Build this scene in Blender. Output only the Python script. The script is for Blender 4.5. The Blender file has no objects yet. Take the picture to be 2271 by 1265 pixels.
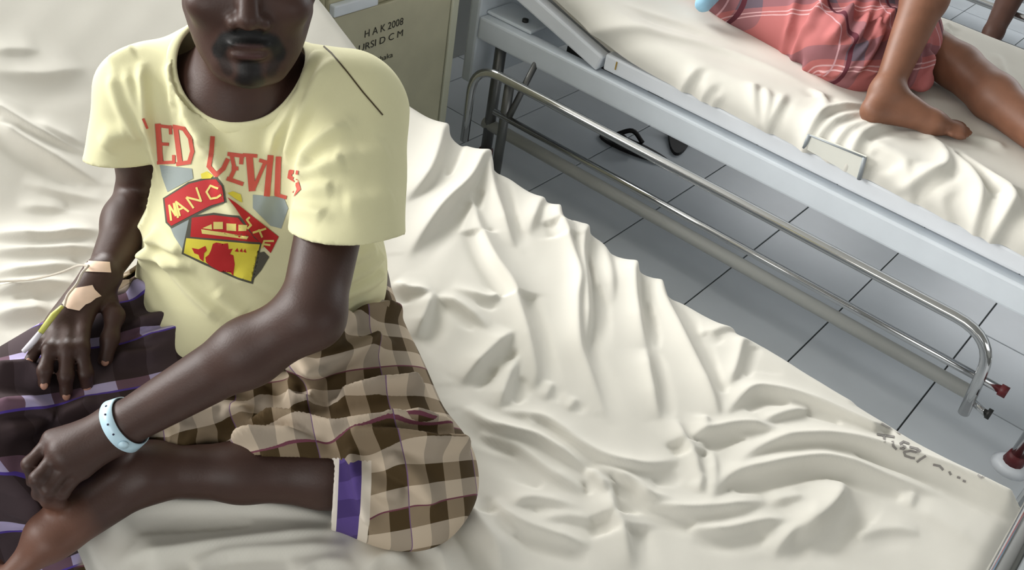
import bpy, bmesh, math, random
import numpy as np
from mathutils import Vector, Matrix
from mathutils.bvhtree import BVHTree
from mathutils.geometry import tessellate_polygon

# ------------------------------------------------------------------ camera
W, H = 2271, 1265
F = 2229.0
YAW, PITCH, ROLL = [math.radians(a) for a in (56.25, 37.86, 10.49)]
HC = 1.60
SC = bpy.context.scene
COL = SC.collection
_cy, _sy = math.cos(YAW), math.sin(YAW)
FW = np.array([math.cos(PITCH) * _sy, math.cos(PITCH) * _cy, -math.sin(PITCH)])
_r0 = np.array([_cy, -_sy, 0.0]); _u0 = np.cross(_r0, FW)
RT = math.cos(ROLL) * _r0 + math.sin(ROLL) * _u0
UP = -math.sin(ROLL) * _r0 + math.cos(ROLL) * _u0
CP = np.array([0.0, 0.0, HC])

def ray(x, y): return FW + RT * (x - W / 2) / F - UP * (y - H / 2) / F
def atz(x, y, z):
    d = ray(x, y); return CP + d * (z - HC) / d[2]
def atx(x, y, X):
    d = ray(x, y); return CP + d * (X / d[0])
def aty(x, y, Y):
    d = ray(x, y); return CP + d * (Y / d[1])
def atd(x, y, t): return CP + ray(x, y) * t
A = np.array

cam_data = bpy.data.cameras.new('camera')
cam_data.sensor_fit = 'HORIZONTAL'
cam_data.sensor_width = 36.0
cam_data.lens = 36.0 * F / W
cam_data.clip_start = 0.02
cam = bpy.data.objects.new('camera', cam_data)
COL.objects.link(cam)
cam.matrix_world = Matrix(((RT[0], UP[0], -FW[0], CP[0]), (RT[1], UP[1], -FW[1], CP[1]),
                           (RT[2], UP[2], -FW[2], CP[2]), (0, 0, 0, 1)))
SC.camera = cam

# ------------------------------------------------------------------ light
SC.view_settings.view_transform = 'Standard'
SC.view_settings.look = 'None'
SC.view_settings.gamma = 1.0
SC.view_settings.use_curve_mapping = False
SC.view_settings.exposure = 0.27
world = bpy.data.worlds.new('world'); SC.world = world
world.use_nodes = True
world.node_tree.nodes['Background'].inputs[0].default_value = (0.96, 0.98, 1.0, 1)
world.node_tree.nodes['Background'].inputs[1].default_value = 1.0

def area_light(name, loc, target, sx, sy, power, col):
    d = bpy.data.lights.new(name, 'AREA'); d.shape = 'RECTANGLE'
    d.size = sx; d.size_y = sy; d.energy = power; d.color = col
    o = bpy.data.objects.new(name, d); COL.objects.link(o)
    o.location = loc
    o.rotation_euler = (Vector(target) - Vector(loc)).to_track_quat('-Z', 'Y').to_euler()
    return o
# daylight through the windows of the room
area_light('window_daylight_head_left', (-0.9, 3.70, 1.95), (0.9, 0.6, 0.5), 2.2, 1.4, 140, (1.0, 0.985, 0.96))
area_light('window_daylight_head', (2.1, 3.70, 1.95), (1.6, 0.0, 0.5), 1.6, 1.4, 120, (1.0, 0.99, 0.97))
area_light('window_daylight_far', (6.45, 0.6, 2.0), (0.0, 0.6, 0.3), 3.6, 1.4, 60, (0.97, 0.985, 1.0))
area_light('window_daylight_near', (-2.95, 0.3, 1.95), (1.0, 0.6, 0.4), 2.0, 1.4, 44, (1.0, 0.98, 0.95))
area_light('window_daylight_foot', (0.6, -4.95, 1.95), (1.4, 0.4, 0.3), 3.6, 1.4, 26, (0.98, 0.99, 1.0))

# ------------------------------------------------------------------ materials
def srgb(r, g, b):
    f = lambda c: ((c / 255 + 0.055) / 1.055) ** 2.4 if c / 255 > 0.04045 else c / 255 / 12.92
    return (f(r), f(g), f(b), 1.0)
MATS = {}
def mat(name, col, rough=0.6, metal=0.0, spec=0.5, noise=0.0, nscale=30.0, bump=0.0, bscale=200.0, trans=0.0, sheen=0.0):
    if name in MATS: return MATS[name]
    m = bpy.data.materials.new(name); m.use_nodes = True
    nt = m.node_tree; b = nt.nodes['Principled BSDF']
    b.inputs['Base Color'].default_value = col
    b.inputs['Roughness'].default_value = rough
    b.inputs['Metallic'].default_value = metal
    b.inputs['Specular IOR Level'].default_value = spec
    if trans: b.inputs['Transmission Weight'].default_value = trans
    if sheen: b.inputs['Sheen Weight'].default_value = sheen
    tc = nt.nodes.new('ShaderNodeTexCoord')
    if noise:
        n = nt.nodes.new('ShaderNodeTexNoise'); n.inputs['Scale'].default_value = nscale; n.inputs['Detail'].default_value = 4
        nt.links.new(tc.outputs['Object'], n.inputs['Vector'])
        mr = nt.nodes.new('ShaderNodeMapRange')
        mr.inputs['From Min'].default_value = 0.3; mr.inputs['From Max'].default_value = 0.7
        mr.inputs['To Min'].default_value = 1 - noise; mr.inputs['To Max'].default_value = 1 + noise
        nt.links.new(n.outputs['Fac'], mr.inputs['Value'])
        mx = nt.nodes.new('ShaderNodeVectorMath'); mx.operation = 'SCALE'
        mx.inputs[0].default_value = col[:3]
        nt.links.new(mr.outputs[0], mx.inputs['Scale'])
        nt.links.new(mx.outputs[0], b.inputs['Base Color'])
    if bump:
        n2 = nt.nodes.new('ShaderNodeTexNoise'); n2.inputs['Scale'].default_value = bscale; n2.inputs['Detail'].default_value = 3
        nt.links.new(tc.outputs['Object'], n2.inputs['Vector'])
        bp = nt.nodes.new('ShaderNodeBump'); bp.inputs['Strength'].default_value = bump; bp.inputs['Distance'].default_value = 0.002
        nt.links.new(n2.outputs['Fac'], bp.inputs['Height'])
        nt.links.new(bp.outputs[0], b.inputs['Normal'])
    MATS[name] = m
    return m

def attr_mat(name, attr, rough, spec=0.4, bump=0.0, bscale=300.0, noise=0.0, nscale=20):
    """colour comes from the mesh's own colour attribute (pigment of the thing)"""
    if name in MATS: return MATS[name]
    m = mat(name, (0.5, 0.5, 0.5, 1), rough, spec=spec, bump=bump, bscale=bscale)
    nt = m.node_tree; b = nt.nodes['Principled BSDF']
    a = nt.nodes.new('ShaderNodeAttribute'); a.attribute_name = attr
    if noise:
        tc = nt.nodes.new('ShaderNodeTexCoord')
        n = nt.nodes.new('ShaderNodeTexNoise'); n.inputs['Scale'].default_value = nscale; n.inputs['Detail'].default_value = 5
        nt.links.new(tc.outputs['Object'], n.inputs['Vector'])
        mr = nt.nodes.new('ShaderNodeMapRange')
        mr.inputs['From Min'].default_value = 0.3; mr.inputs['From Max'].default_value = 0.7
        mr.inputs['To Min'].default_value = 1 - noise; mr.inputs['To Max'].default_value = 1 + noise
        nt.links.new(n.outputs['Fac'], mr.inputs['Value'])
        mx = nt.nodes.new('ShaderNodeVectorMath'); mx.operation = 'SCALE'
        nt.links.new(a.outputs['Color'], mx.inputs[0]); nt.links.new(mr.outputs[0], mx.inputs['Scale'])
        nt.links.new(mx.outputs[0], b.inputs['Base Color'])
    else:
        nt.links.new(a.outputs['Color'], b.inputs['Base Color'])
    return m

M_SHEET = mat('cream_cotton', srgb(222, 219, 209), 0.85, spec=0.2, noise=0.025, nscale=6, bump=0.06, bscale=900, sheen=0.1)
M_CHROME = mat('chrome', srgb(215, 215, 215), 0.12, metal=1.0)
M_STEEL = mat('dull_steel', srgb(120, 120, 118), 0.35, metal=0.8)
M_ENAMEL = mat('pale_blue_grey_enamel', srgb(220, 227, 233), 0.35, noise=0.03, nscale=12)
M_ENAMEL2 = mat('white_enamel', srgb(234, 238, 243), 0.35, noise=0.02, nscale=12)
M_DARK = mat('dark_metal', srgb(48, 48, 46), 0.5, metal=0.3)
M_MAROON = mat('maroon_rubber', srgb(92, 22, 26), 0.5)
M_WALL = mat('pale_wall_paint', srgb(160, 162, 158), 0.7, noise=0.03, nscale=3)
M_LOCKER = mat('beige_locker_paint', srgb(190, 186, 158), 0.45, noise=0.09, nscale=9)
M_INK = mat('faded_ink', srgb(120, 116, 112), 0.8)
M_BLACKINK = mat('black_paint', srgb(40, 38, 30), 0.7)
M_HAIR = mat('black_hair', srgb(16, 13, 12), 0.6, noise=0.3, nscale=200, bump=0.6, bscale=400)
M_NAIL = mat('fingernail', srgb(178, 132, 112), 0.35)
M_TAPE = mat('pinkish_medical_tape', srgb(250, 220, 196), 0.8, noise=0.05, nscale=60)
M_BAND = mat('pale_blue_plastic', srgb(196, 226, 240), 0.35)
M_SOLE = mat('dark_rubber', srgb(26, 22, 22), 0.6)
SKIN = attr_mat('dark_brown_skin', 'col', 0.5, spec=0.4, bump=0.10, bscale=350, noise=0.10, nscale=25)

# ------------------------------------------------------------------ helpers
def link(o, parent=None):
    COL.objects.link(o)
    if parent is not None: o.parent = parent
    return o
def tag(o, label=None, cat=None, group=None, kind=None):
    if label: o['label'] = label
    if cat: o['category'] = cat
    if group: o['group'] = group
    if kind: o['kind'] = kind
    return o
def empty(name, loc=(0, 0, 0)):
    o = bpy.data.objects.new(name, None); o.empty_display_size = 0.05
    COL.objects.link(o); o.location = loc
    return o
def mesh_obj(name, v, f, m, parent=None, smooth=True):
    """vertices given in world coordinates; the object's origin is put at its parent's"""
    v = np.asarray(v, dtype=np.float64).reshape(-1, 3)
    off = np.zeros(3)
    p = parent
    while p is not None:
        off = off + np.array(p.location); p = p.parent
    own = np.zeros(3)
    if parent is None:
        own = np.array([v[:, 0].mean(), v[:, 1].mean(), v[:, 2].min()])
    me = bpy.data.meshes.new(name)
    me.from_pydata((v - off - own).tolist(), [], [tuple(int(i) for i in q) for q in f])
    me.materials.append(m)
    if smooth: me.polygons.foreach_set('use_smooth', [True] * len(me.polygons))
    me.update()
    o = bpy.data.objects.new(name, me); link(o, parent)
    o.location = own
    return o
def fast_mesh_obj(name, v, quads, m, parent=None):
    """numpy path for large quad meshes, world coordinates"""
    v = np.asarray(v, dtype=np.float32); quads = np.asarray(quads, dtype=np.int32)
    off = np.zeros(3); p = parent
    while p is not None:
        off = off + np.array(p.location); p = p.parent
    own = np.zeros(3)
    if parent is None: own = np.array([v[:, 0].mean(), v[:, 1].mean(), v[:, 2].min()])
    me = bpy.data.meshes.new(name)
    n = len(quads)
    me.vertices.add(len(v)); me.vertices.foreach_set('co', (v - (off + own)).astype(np.float32).ravel())
    me.loops.add(n * 4); me.loops.foreach_set('vertex_index', quads.ravel())
    me.polygons.add(n); me.polygons.foreach_set('loop_start', np.arange(0, n * 4, 4, dtype=np.int32))
    me.polygons.foreach_set('loop_total', np.full(n, 4, dtype=np.int32))
    me.polygons.foreach_set('use_smooth', np.ones(n, dtype=bool))
    me.materials.append(m)
    me.update(calc_edges=True); me.validate()
    o = bpy.data.objects.new(name, me); link(o, parent); o.location = own
    return o
def color_attr(o, name, cols):
    a = o.data.color_attributes.new(name, 'FLOAT_COLOR', 'POINT')
    c = np.ones((len(cols), 4), dtype=np.float32); c[:, :3] = cols
    a.data.foreach_set('color', c.ravel())
def vec_attr(o, name, vecs):
    a = o.data.attributes.new(name, 'FLOAT_VECTOR', 'POINT')
    a.data.foreach_set('vector', np.asarray(vecs, dtype=np.float32).ravel())

def box_vf(lo, hi, bev=0.0):
    bm = bmesh.new(); bmesh.ops.create_cube(bm, size=1.0)
    lo = A(lo, dtype=float); hi = A(hi, dtype=float)
    for q in bm.verts:
        q.co = Vector([lo[i] + (q.co[i] + 0.5) * (hi[i] - lo[i]) for i in range(3)])
    if bev: bmesh.ops.bevel(bm, geom=bm.edges[:], offset=bev, segments=2, affect='EDGES', profile=0.6)
    v = [tuple(q.co) for q in bm.verts]; bm.verts.index_update()
    f = [[q.index for q in fc.verts] for fc in bm.faces]
    bm.free(); return v, f
def box(name, lo, hi, m, parent=None, bev=0.004):
    v, f = box_vf(lo, hi, bev); return mesh_obj(name, v, f, m, parent, smooth=False)
def fillet(pts, r, n=6):
    pts = [A(p, dtype=float) for p in pts]; out = [pts[0]]
    for i in range(1, len(pts) - 1):
        a, b, c = pts[i - 1], pts[i], pts[i + 1]
        d1 = (a - b) / np.linalg.norm(a - b); d2 = (c - b) / np.linalg.norm(c - b)
        p0, p2 = b + d1 * r, b + d2 * r
        for k in range(n + 1):
            t = k / n; out.append((1 - t) ** 2 * p0 + 2 * t * (1 - t) * b + t * t * p2)
    out.append(pts[-1]); return out
def tube_vf(pts, r, n=12, caps=True):
    pts = [A(p, dtype=float) for p in pts]
    rs = r if hasattr(r, '__len__') else [r] * len(pts)
    v, f = [], []; nrm = None
    for i, p in enumerate(pts):
        t = pts[min(i + 1, len(pts) - 1)] - pts[max(i - 1, 0)]; t = t / (np.linalg.norm(t) + 1e-12)
        if nrm is None:
            nrm = np.cross(t, [0, 0, 1.0]) if abs(t[2]) < 0.9 else np.cross(t, [1.0, 0, 0])
        nrm = nrm - t * (nrm @ t); nrm /= np.linalg.norm(nrm); bn = np.cross(t, nrm)
        for k in range(n):
            a = 2 * math.pi * k / n; v.append(p + rs[i] * (math.cos(a) * nrm + math.sin(a) * bn))
    for i in range(len(pts) - 1):
        for k in range(n):
            f.append((i * n + k, i * n + (k + 1) % n, (i + 1) * n + (k + 1) % n, (i + 1) * n + k))
    if caps:
        f.append(tuple(range(n - 1, -1, -1))); f.append(tuple((len(pts) - 1) * n + k for k in range(n)))
    return v, f
def tube(name, pts, r, m, parent=None, n=12):
    v, f = tube_vf(pts, r, n); return mesh_obj(name, v, f, m, parent)
def smooth_path(pts, n=8):
    """Catmull-Rom through the points"""
    P = [A(p, dtype=float) for p in pts]; P = [2 * P[0] - P[1]] + P + [2 * P[-1] - P[-2]]
    out = []
    for i in range(1, len(P) - 2):
        for k in range(n):
            t = k / n
            out.append(0.5 * (2 * P[i] + (P[i + 1] - P[i - 1]) * t + (2 * P[i - 1] - 5 * P[i] + 4 * P[i + 1] - P[i + 2]) * t ** 2
                              + (3 * P[i] - P[i - 1] - 3 * P[i + 1] + P[i + 2]) * t ** 3))
    out.append(P[-2]); return out

# ------------------------------------------------------------------ implicit surfaces
def _n(v): v = A(v, dtype=float); return v / np.linalg.norm(v)
def rc(a, b, ra, rb=None, k=0.02, n=None, q=1.0, sub=False):
    """tapered limb from a to b; n, q: flattened by q along n"""
    return dict(t='rc', a=A(a, dtype=float), b=A(b, dtype=float), ra=ra, rb=ra if rb is None else rb, k=k,
                n=None if n is None else _n(n), q=q, sub=sub)
def el(c, r, k=0.02, ax=None, sub=False):
    return dict(t='el', c=A(c, dtype=float), r=A(r, dtype=float), k=k, ax=np.eye(3) if ax is None else A(ax, dtype=float), sub=sub)
def pdist(p, X):
    if p['t'] == 'rc':
        a, b = p['a'], p['b']; D = X - a; ab = b - a
        if p['n'] is not None:
            n = p['n']; s = 1.0 / p['q'] - 1.0
            D = D + np.outer(D @ n, n) * s; ab = ab + n * (ab @ n) * s
        t = np.clip(D @ ab / (ab @ ab), 0, 1)
        d = np.sqrt(((D - t[:, None] * ab) ** 2).sum(1)) - (p['ra'] + (p['rb'] - p['ra']) * t)
        return d * (min(p['q'], 1.0) ** 0.5 if p['n'] is not None else 1.0)
    D = (X - p['c']) @ p['ax'].T
    k0 = np.sqrt(((D / p['r']) ** 2).sum(1)); k1 = np.sqrt(((D / p['r'] ** 2) ** 2).sum(1)) + 1e-9
    return k0 * (k0 - 1) / k1
def field(prims, X):
    d = None
    for p in prims:
        e = pdist(p, X)
        if d is None: d = e; continue
        k = p['k']
        if p['sub']:
            e = -e; h = np.maximum(k - np.abs(d - e), 0) / k; d = np.maximum(d, e) + h * h * k / 4
        else:
            h = np.maximum(k - np.abs(d - e), 0) / k; d = np.minimum(d, e) - h * h * k / 4
    return d
def trace(prims, x, y, t0=0.6, t1=3.5, off=0.0):
    """point of the surface of a body seen along a line of sight"""
    d0 = ray(x, y); L = np.linalg.norm(d0); t = t0
    for _ in range(80):
        p = CP + d0 * t; d = field(prims, p[None])[0] - off
        if d < 0.0008: return p
        t += max(d, 0.0008) * 0.8 / L
        if t > t1: return None
    return p
def mesh_sdf(prims, lo, hi, h, extra=None, margin=0.03, B=16):
    lo = A(lo, dtype=float); hi = A(hi, dtype=float)
    nb = np.ceil((hi - lo) / (h * B)).astype(int); n = nb * B
    D = np.empty(n, dtype=np.float32)
    bs = h * B; half = bs * math.sqrt(3) / 2
    ci = np.stack(np.meshgrid(*[np.arange(q) for q in nb], indexing='ij'), -1).reshape(-1, 3)
    cc = lo + (ci + 0.5) * bs
    PD = np.stack([pdist(p, cc) for p in prims], 1)
    subm = A([p['sub'] for p in prims]); ksum = max(p['k'] for p in prims)
    dm = np.where(subm, 1e9, PD).min(1)
    act = np.abs(dm) < half + ksum + margin
    # interior solid blocks next to subtractions also matter
    for j in np.nonzero(subm)[0]: act |= (PD[:, j] < half + 0.02) & (dm < half + 0.05)
    g = np.stack(np.meshgrid(*[np.arange(B)] * 3, indexing='ij'), -1).reshape(-1, 3) * h
    for i in range(len(ci)):
        s = tuple(slice(ci[i][a] * B, ci[i][a] * B + B) for a in range(3))
        if not act[i]: D[s] = 1.0 if dm[i] > 0 else -1.0; continue
        X = lo + ci[i] * bs + g
        use = [p for j, p in enumerate(prims) if PD[i, j] < (max(dm[i], 0) + 2 * half + ksum + 0.02 if not p['sub'] else half + 0.05)]
        if not use or use[0]['sub']: D[s] = 1.0; continue
        d = field(use, X)
        if extra is not None: d = extra(d, X)
        D[s] = d.reshape(B, B, B)
    return surface_nets(D, lo, h)
def surface_nets(D, lo, h):
    S = D < 0
    c = np.zeros(tuple(q - 1 for q in D.shape), dtype=np.int8)
    sl = lambda o, m: slice(o, m - 1 + o)
    offs = [(i, j, k) for i in (0, 1) for j in (0, 1) for k in (0, 1)]
    for o in offs: c += S[tuple(sl(o[a], D.shape[a]) for a in range(3))]
    idx = np.argwhere((c > 0) & (c < 8))
    vid = np.full(c.shape, -1, dtype=np.int32); vid[tuple(idx.T)] = np.arange(len(idx))
    acc = np.zeros((len(idx), 3)); cnt = np.zeros(len(idx))
    for a in range(3):
        for o in offs:
            if o[a]: continue
            o2 = list(o); o2[a] = 1
            d0 = D[tuple((idx + A(o)).T)]; d1 = D[tuple((idx + A(o2)).T)]
            m = (d0 < 0) != (d1 < 0)
            den = np.where(m, d0 - d1, 1.0); t = d0 / den
            p = np.tile(A(o, dtype=float), (len(idx), 1)); p[:, a] = t
            acc[m] += p[m]; cnt[m] += 1
    V = lo + (idx + acc / cnt[:, None]) * h
    Q = []
    for a in range(3):
        b, cx = (a + 1) % 3, (a + 2) % 3
        s0 = [slice(1, -1)] * 3; s0[a] = slice(0, -1); s1 = list(s0); s1[a] = slice(1, None)
        A0 = S[tuple(s0)]; A1 = S[tuple(s1)]
        e = np.argwhere(A0 != A1)
        if not len(e): continue
        flip = A0[tuple(e.T)]
        st = np.ones(3, dtype=int); st[a] = 0
        e = e + st
        eb = np.zeros(3, dtype=int); eb[b] = 1; ec = np.zeros(3, dtype=int); ec[cx] = 1
        ok = (e < A(c.shape)).all(1); e = e[ok]; flip = flip[ok]
        q = np.stack([vid[tuple((e - eb - ec).T)], vid[tuple((e - ec).T)], vid[tuple(e.T)], vid[tuple((e - eb).T)]], 1)
        q[~flip] = q[~flip][:, ::-1]
        Q.append(q)
    Q = np.concatenate(Q); Q = Q[(Q >= 0).all(1)]
    return V, Q
def relax(V, Q, it=1, lam=0.5):
    for _ in range(it):
        s = np.zeros_like(V); c = np.zeros(len(V))
        for k in range(4):
            a, b = Q[:, k], Q[:, (k + 1) % 4]
            for i, j in ((a, b), (b, a)):
                for d in range(3): s[:, d] += np.bincount(i, V[j, d], len(V))
                c += np.bincount(i, minlength=len(V))
        V = V + lam * (s / np.maximum(c, 1)[:, None] - V)
    return V
def stroke_field(strokes):
    """strokes: (points, amplitude, width). Returns f(X) = summed ridge height"""
    segs = []
    for pts, amp, w in strokes:
        pts = [p for p in pts if p is not None]
        m = len(pts) - 1
        for i in range(m): segs.append((pts[i], pts[i + 1], amp, w, i / m, (i + 1) / m))
    def f(X):
        out = np.zeros(len(X))
        if not len(X): return out
        c = X.mean(0); R = np.sqrt(((X - c) ** 2).sum(1)).max()
        by = {}
        for a, b, amp, w, t0, t1 in segs:
            if np.linalg.norm((a + b) / 2 - c) > R + np.linalg.norm(b - a) / 2 + 3 * w: continue
            ab = b - a; D = X - a
            t = np.clip(D @ ab / (ab @ ab + 1e-12), 0, 1)
            d2 = ((D - t[:, None] * ab) ** 2).sum(1)
            u = t0 + (t1 - t0) * t
            out_s = amp * np.exp(-d2 / (w * w)) * np.clip(np.minimum(u, 1 - u) * 5 + 0.35, 0, 1)
            key = (amp, w)
            by[key] = out_s if key not in by else (np.maximum(by[key], out_s) if amp > 0 else np.minimum(by[key], out_s))
        for v in by.values(): out += v
        return out
    return f
def hashnoise(X, s, seed=0):
    rs = np.random.RandomState(seed); out = np.zeros(len(X))
    for _ in range(6):
        w = rs.normal(size=3) / s; out += np.sin(X @ w + rs.uniform(0, 6.28))
    return out / 6
# ------------------------------------------------------------------ room
TILE = 0.3033
TX0, TY0 = 2.2635, 0.1875          # one grout crossing seen in the gap between the beds
def tile_material():
    m = mat('grey_floor_tile', srgb(204, 209, 213), 0.33, spec=0.5, noise=0.06, nscale=5)
    return m
M_TILE = tile_material()
M_GROUT = mat('dark_grout', srgb(84, 86, 84), 0.8)
floor = box('floor', (-3.0, -5.0, -0.06), (6.5, 3.75, -0.006), M_GROUT, bev=0)
tag(floor, kind='structure')
tb = None
ix0 = int(math.floor((-0.4 - TX0) / TILE)); iy0 = int(math.floor((-1.0 - TY0) / TILE))
for i in range(20):
    for j in range(15):
        x = TX0 + (ix0 + i) * TILE; y = TY0 + (iy0 + j) * TILE
        if tb is None:
            tb = box('floor_tile', (x + 0.002, y + 0.002, -0.0055), (x + TILE - 0.002, y + TILE - 0.002, 0.0), M_TILE, floor, bev=0.0012)
            bx_, by_ = x, y
        else:
            o = bpy.data.objects.new('floor_tile', tb.data); link(o, floor)
            o.location = (x - bx_ + tb.location.x, y - by_ + tb.location.y, tb.location.z)
def wall_with_windows(name, axis, pos, a0, a1, z1, wins, thick=0.14, parent=None):
    """wall in the plane axis = pos, running a0..a1, with rectangular window openings"""
    rects = []
    xs = sorted({a0, a1} | {w[0] for w in wins} | {w[1] for w in wins})
    for q0, q1 in zip(xs[:-1], xs[1:]):
        hit = [w for w in wins if w[0] <= q0 and w[1] >= q1]
        if hit: rects += [(q0, q1, 0, hit[0][2]), (q0, q1, hit[0][3], z1)]
        else: rects.append((q0, q1, 0, z1))
    V, Fc = [], []
    for q0, q1, z0, zz in rects:
        if axis == 'y': v, f = box_vf((q0, pos, z0), (q1, pos + thick, zz))
        else: v, f = box_vf((pos, q0, z0), (pos + thick, q1, zz))
        Fc += [[i + len(V) for i in q] for q in f]; V += v
    o = mesh_obj(name, V, Fc, M_WALL, None, smooth=False); tag(o, kind='structure'); return o
HEADWIN = [(-2.0, 0.2, 1.25, 2.65), (1.3, 2.9, 1.25, 2.65), (3.4, 4.9, 1.25, 2.65)]
FARWIN = [(-2.6, -1.0, 1.25, 2.65), (-0.5, 1.1, 1.25, 2.65), (1.6, 3.2, 1.25, 2.65)]
wall_with_windows('wall_head', 'y', 3.75, -3.0, 6.64, 3.0, HEADWIN)
wall_with_windows('wall_far', 'x', 6.5, -5.0, 3.75, 3.0, FARWIN)
wall_with_windows('wall_near', 'x', -3.14, -5.0, 3.75, 3.0, [(-3.5, -1.9, 1.25, 2.65), (-1.2, 0.4, 1.25, 2.65)])
wall_with_windows('wall_foot', 'y', -5.14, -3.14, 6.64, 3.0, [(-1.0, 0.6, 1.25, 2.65), (1.4, 3.0, 1.25, 2.65)])
tag(box('ceiling', (-3.14, -5.14, 3.0), (6.64, 3.89, 3.1), mat('ceiling_paint', srgb(170, 170, 166), .8), bev=0), kind='structure')
tag(box('added_shade_partition', (-3.0, 2.12, 0), (6.5, 2.24, 1.0), M_WALL, bev=.004), kind='structure')  # unseen low wall, added to keep low window light off the floor
M_FRAME = mat('window_frame_paint', srgb(214, 216, 214), 0.5)
wn = 0
for axis, pos, wins in (('y', 3.75, HEADWIN), ('x', 6.5, FARWIN)):
    for (q0, q1, z0, z1) in wins:
        wn += 1
        c = (q0 + q1) / 2
        e = empty('window_%d' % wn, (c, pos, z0) if axis == 'y' else (pos, c, z0)); tag(e, kind='structure')
        def bar(nm, a, b, zlo, zhi):
            if axis == 'y': box(nm, (a, pos + 0.03, zlo), (b, pos + 0.08, zhi), M_FRAME, e, 0)
            else: box(nm, (pos + 0.03, a, zlo), (pos + 0.08, b, zhi), M_FRAME, e, 0)
        bar('frame_side', q0, q0 + 0.05, z0, z1); bar('frame_side', q1 - 0.05, q1, z0, z1)
        bar('frame_sill', q0 + 0.05, q1 - 0.05, z0, z0 + 0.05); bar('frame_head', q0 + 0.05, q1 - 0.05, z1 - 0.05, z1)
        bar('mullion', c - 0.02, c + 0.02, z0 + 0.05, z1 - 0.05)

# ------------------------------------------------------------------ beds
def smoothstep(a, b, x):
    t = np.clip((x - a) / (b - a), 0, 1); return t * t * (3 - 2 * t)
ZY1 = A([(-1, .5), (.55, .50), (.69, .508), (.81, .522), (.92, .535), (1.04, .550), (1.215, .568), (1.32, .588), (1.39, .618), (1.54, .695), (2.2, 1.035)])
def prof1(Y): return np.interp(Y, ZY1[:, 0], ZY1[:, 1])
ZY2 = A([(-1, .575), (1.0, .575), (1.12, .578), (1.24, .595), (1.40, .640), (1.55, .690), (2.2, .90)])
def prof2(Y): return np.interp(Y, ZY2[:, 0], ZY2[:, 1])
def on_sheet(x, y, prof):
    z = 0.55
    for _ in range(12):
        p = atz(x, y, z); z = 0.5 * z + 0.5 * float(prof(p[1]))
    return A([p[0], p[1]])

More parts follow.
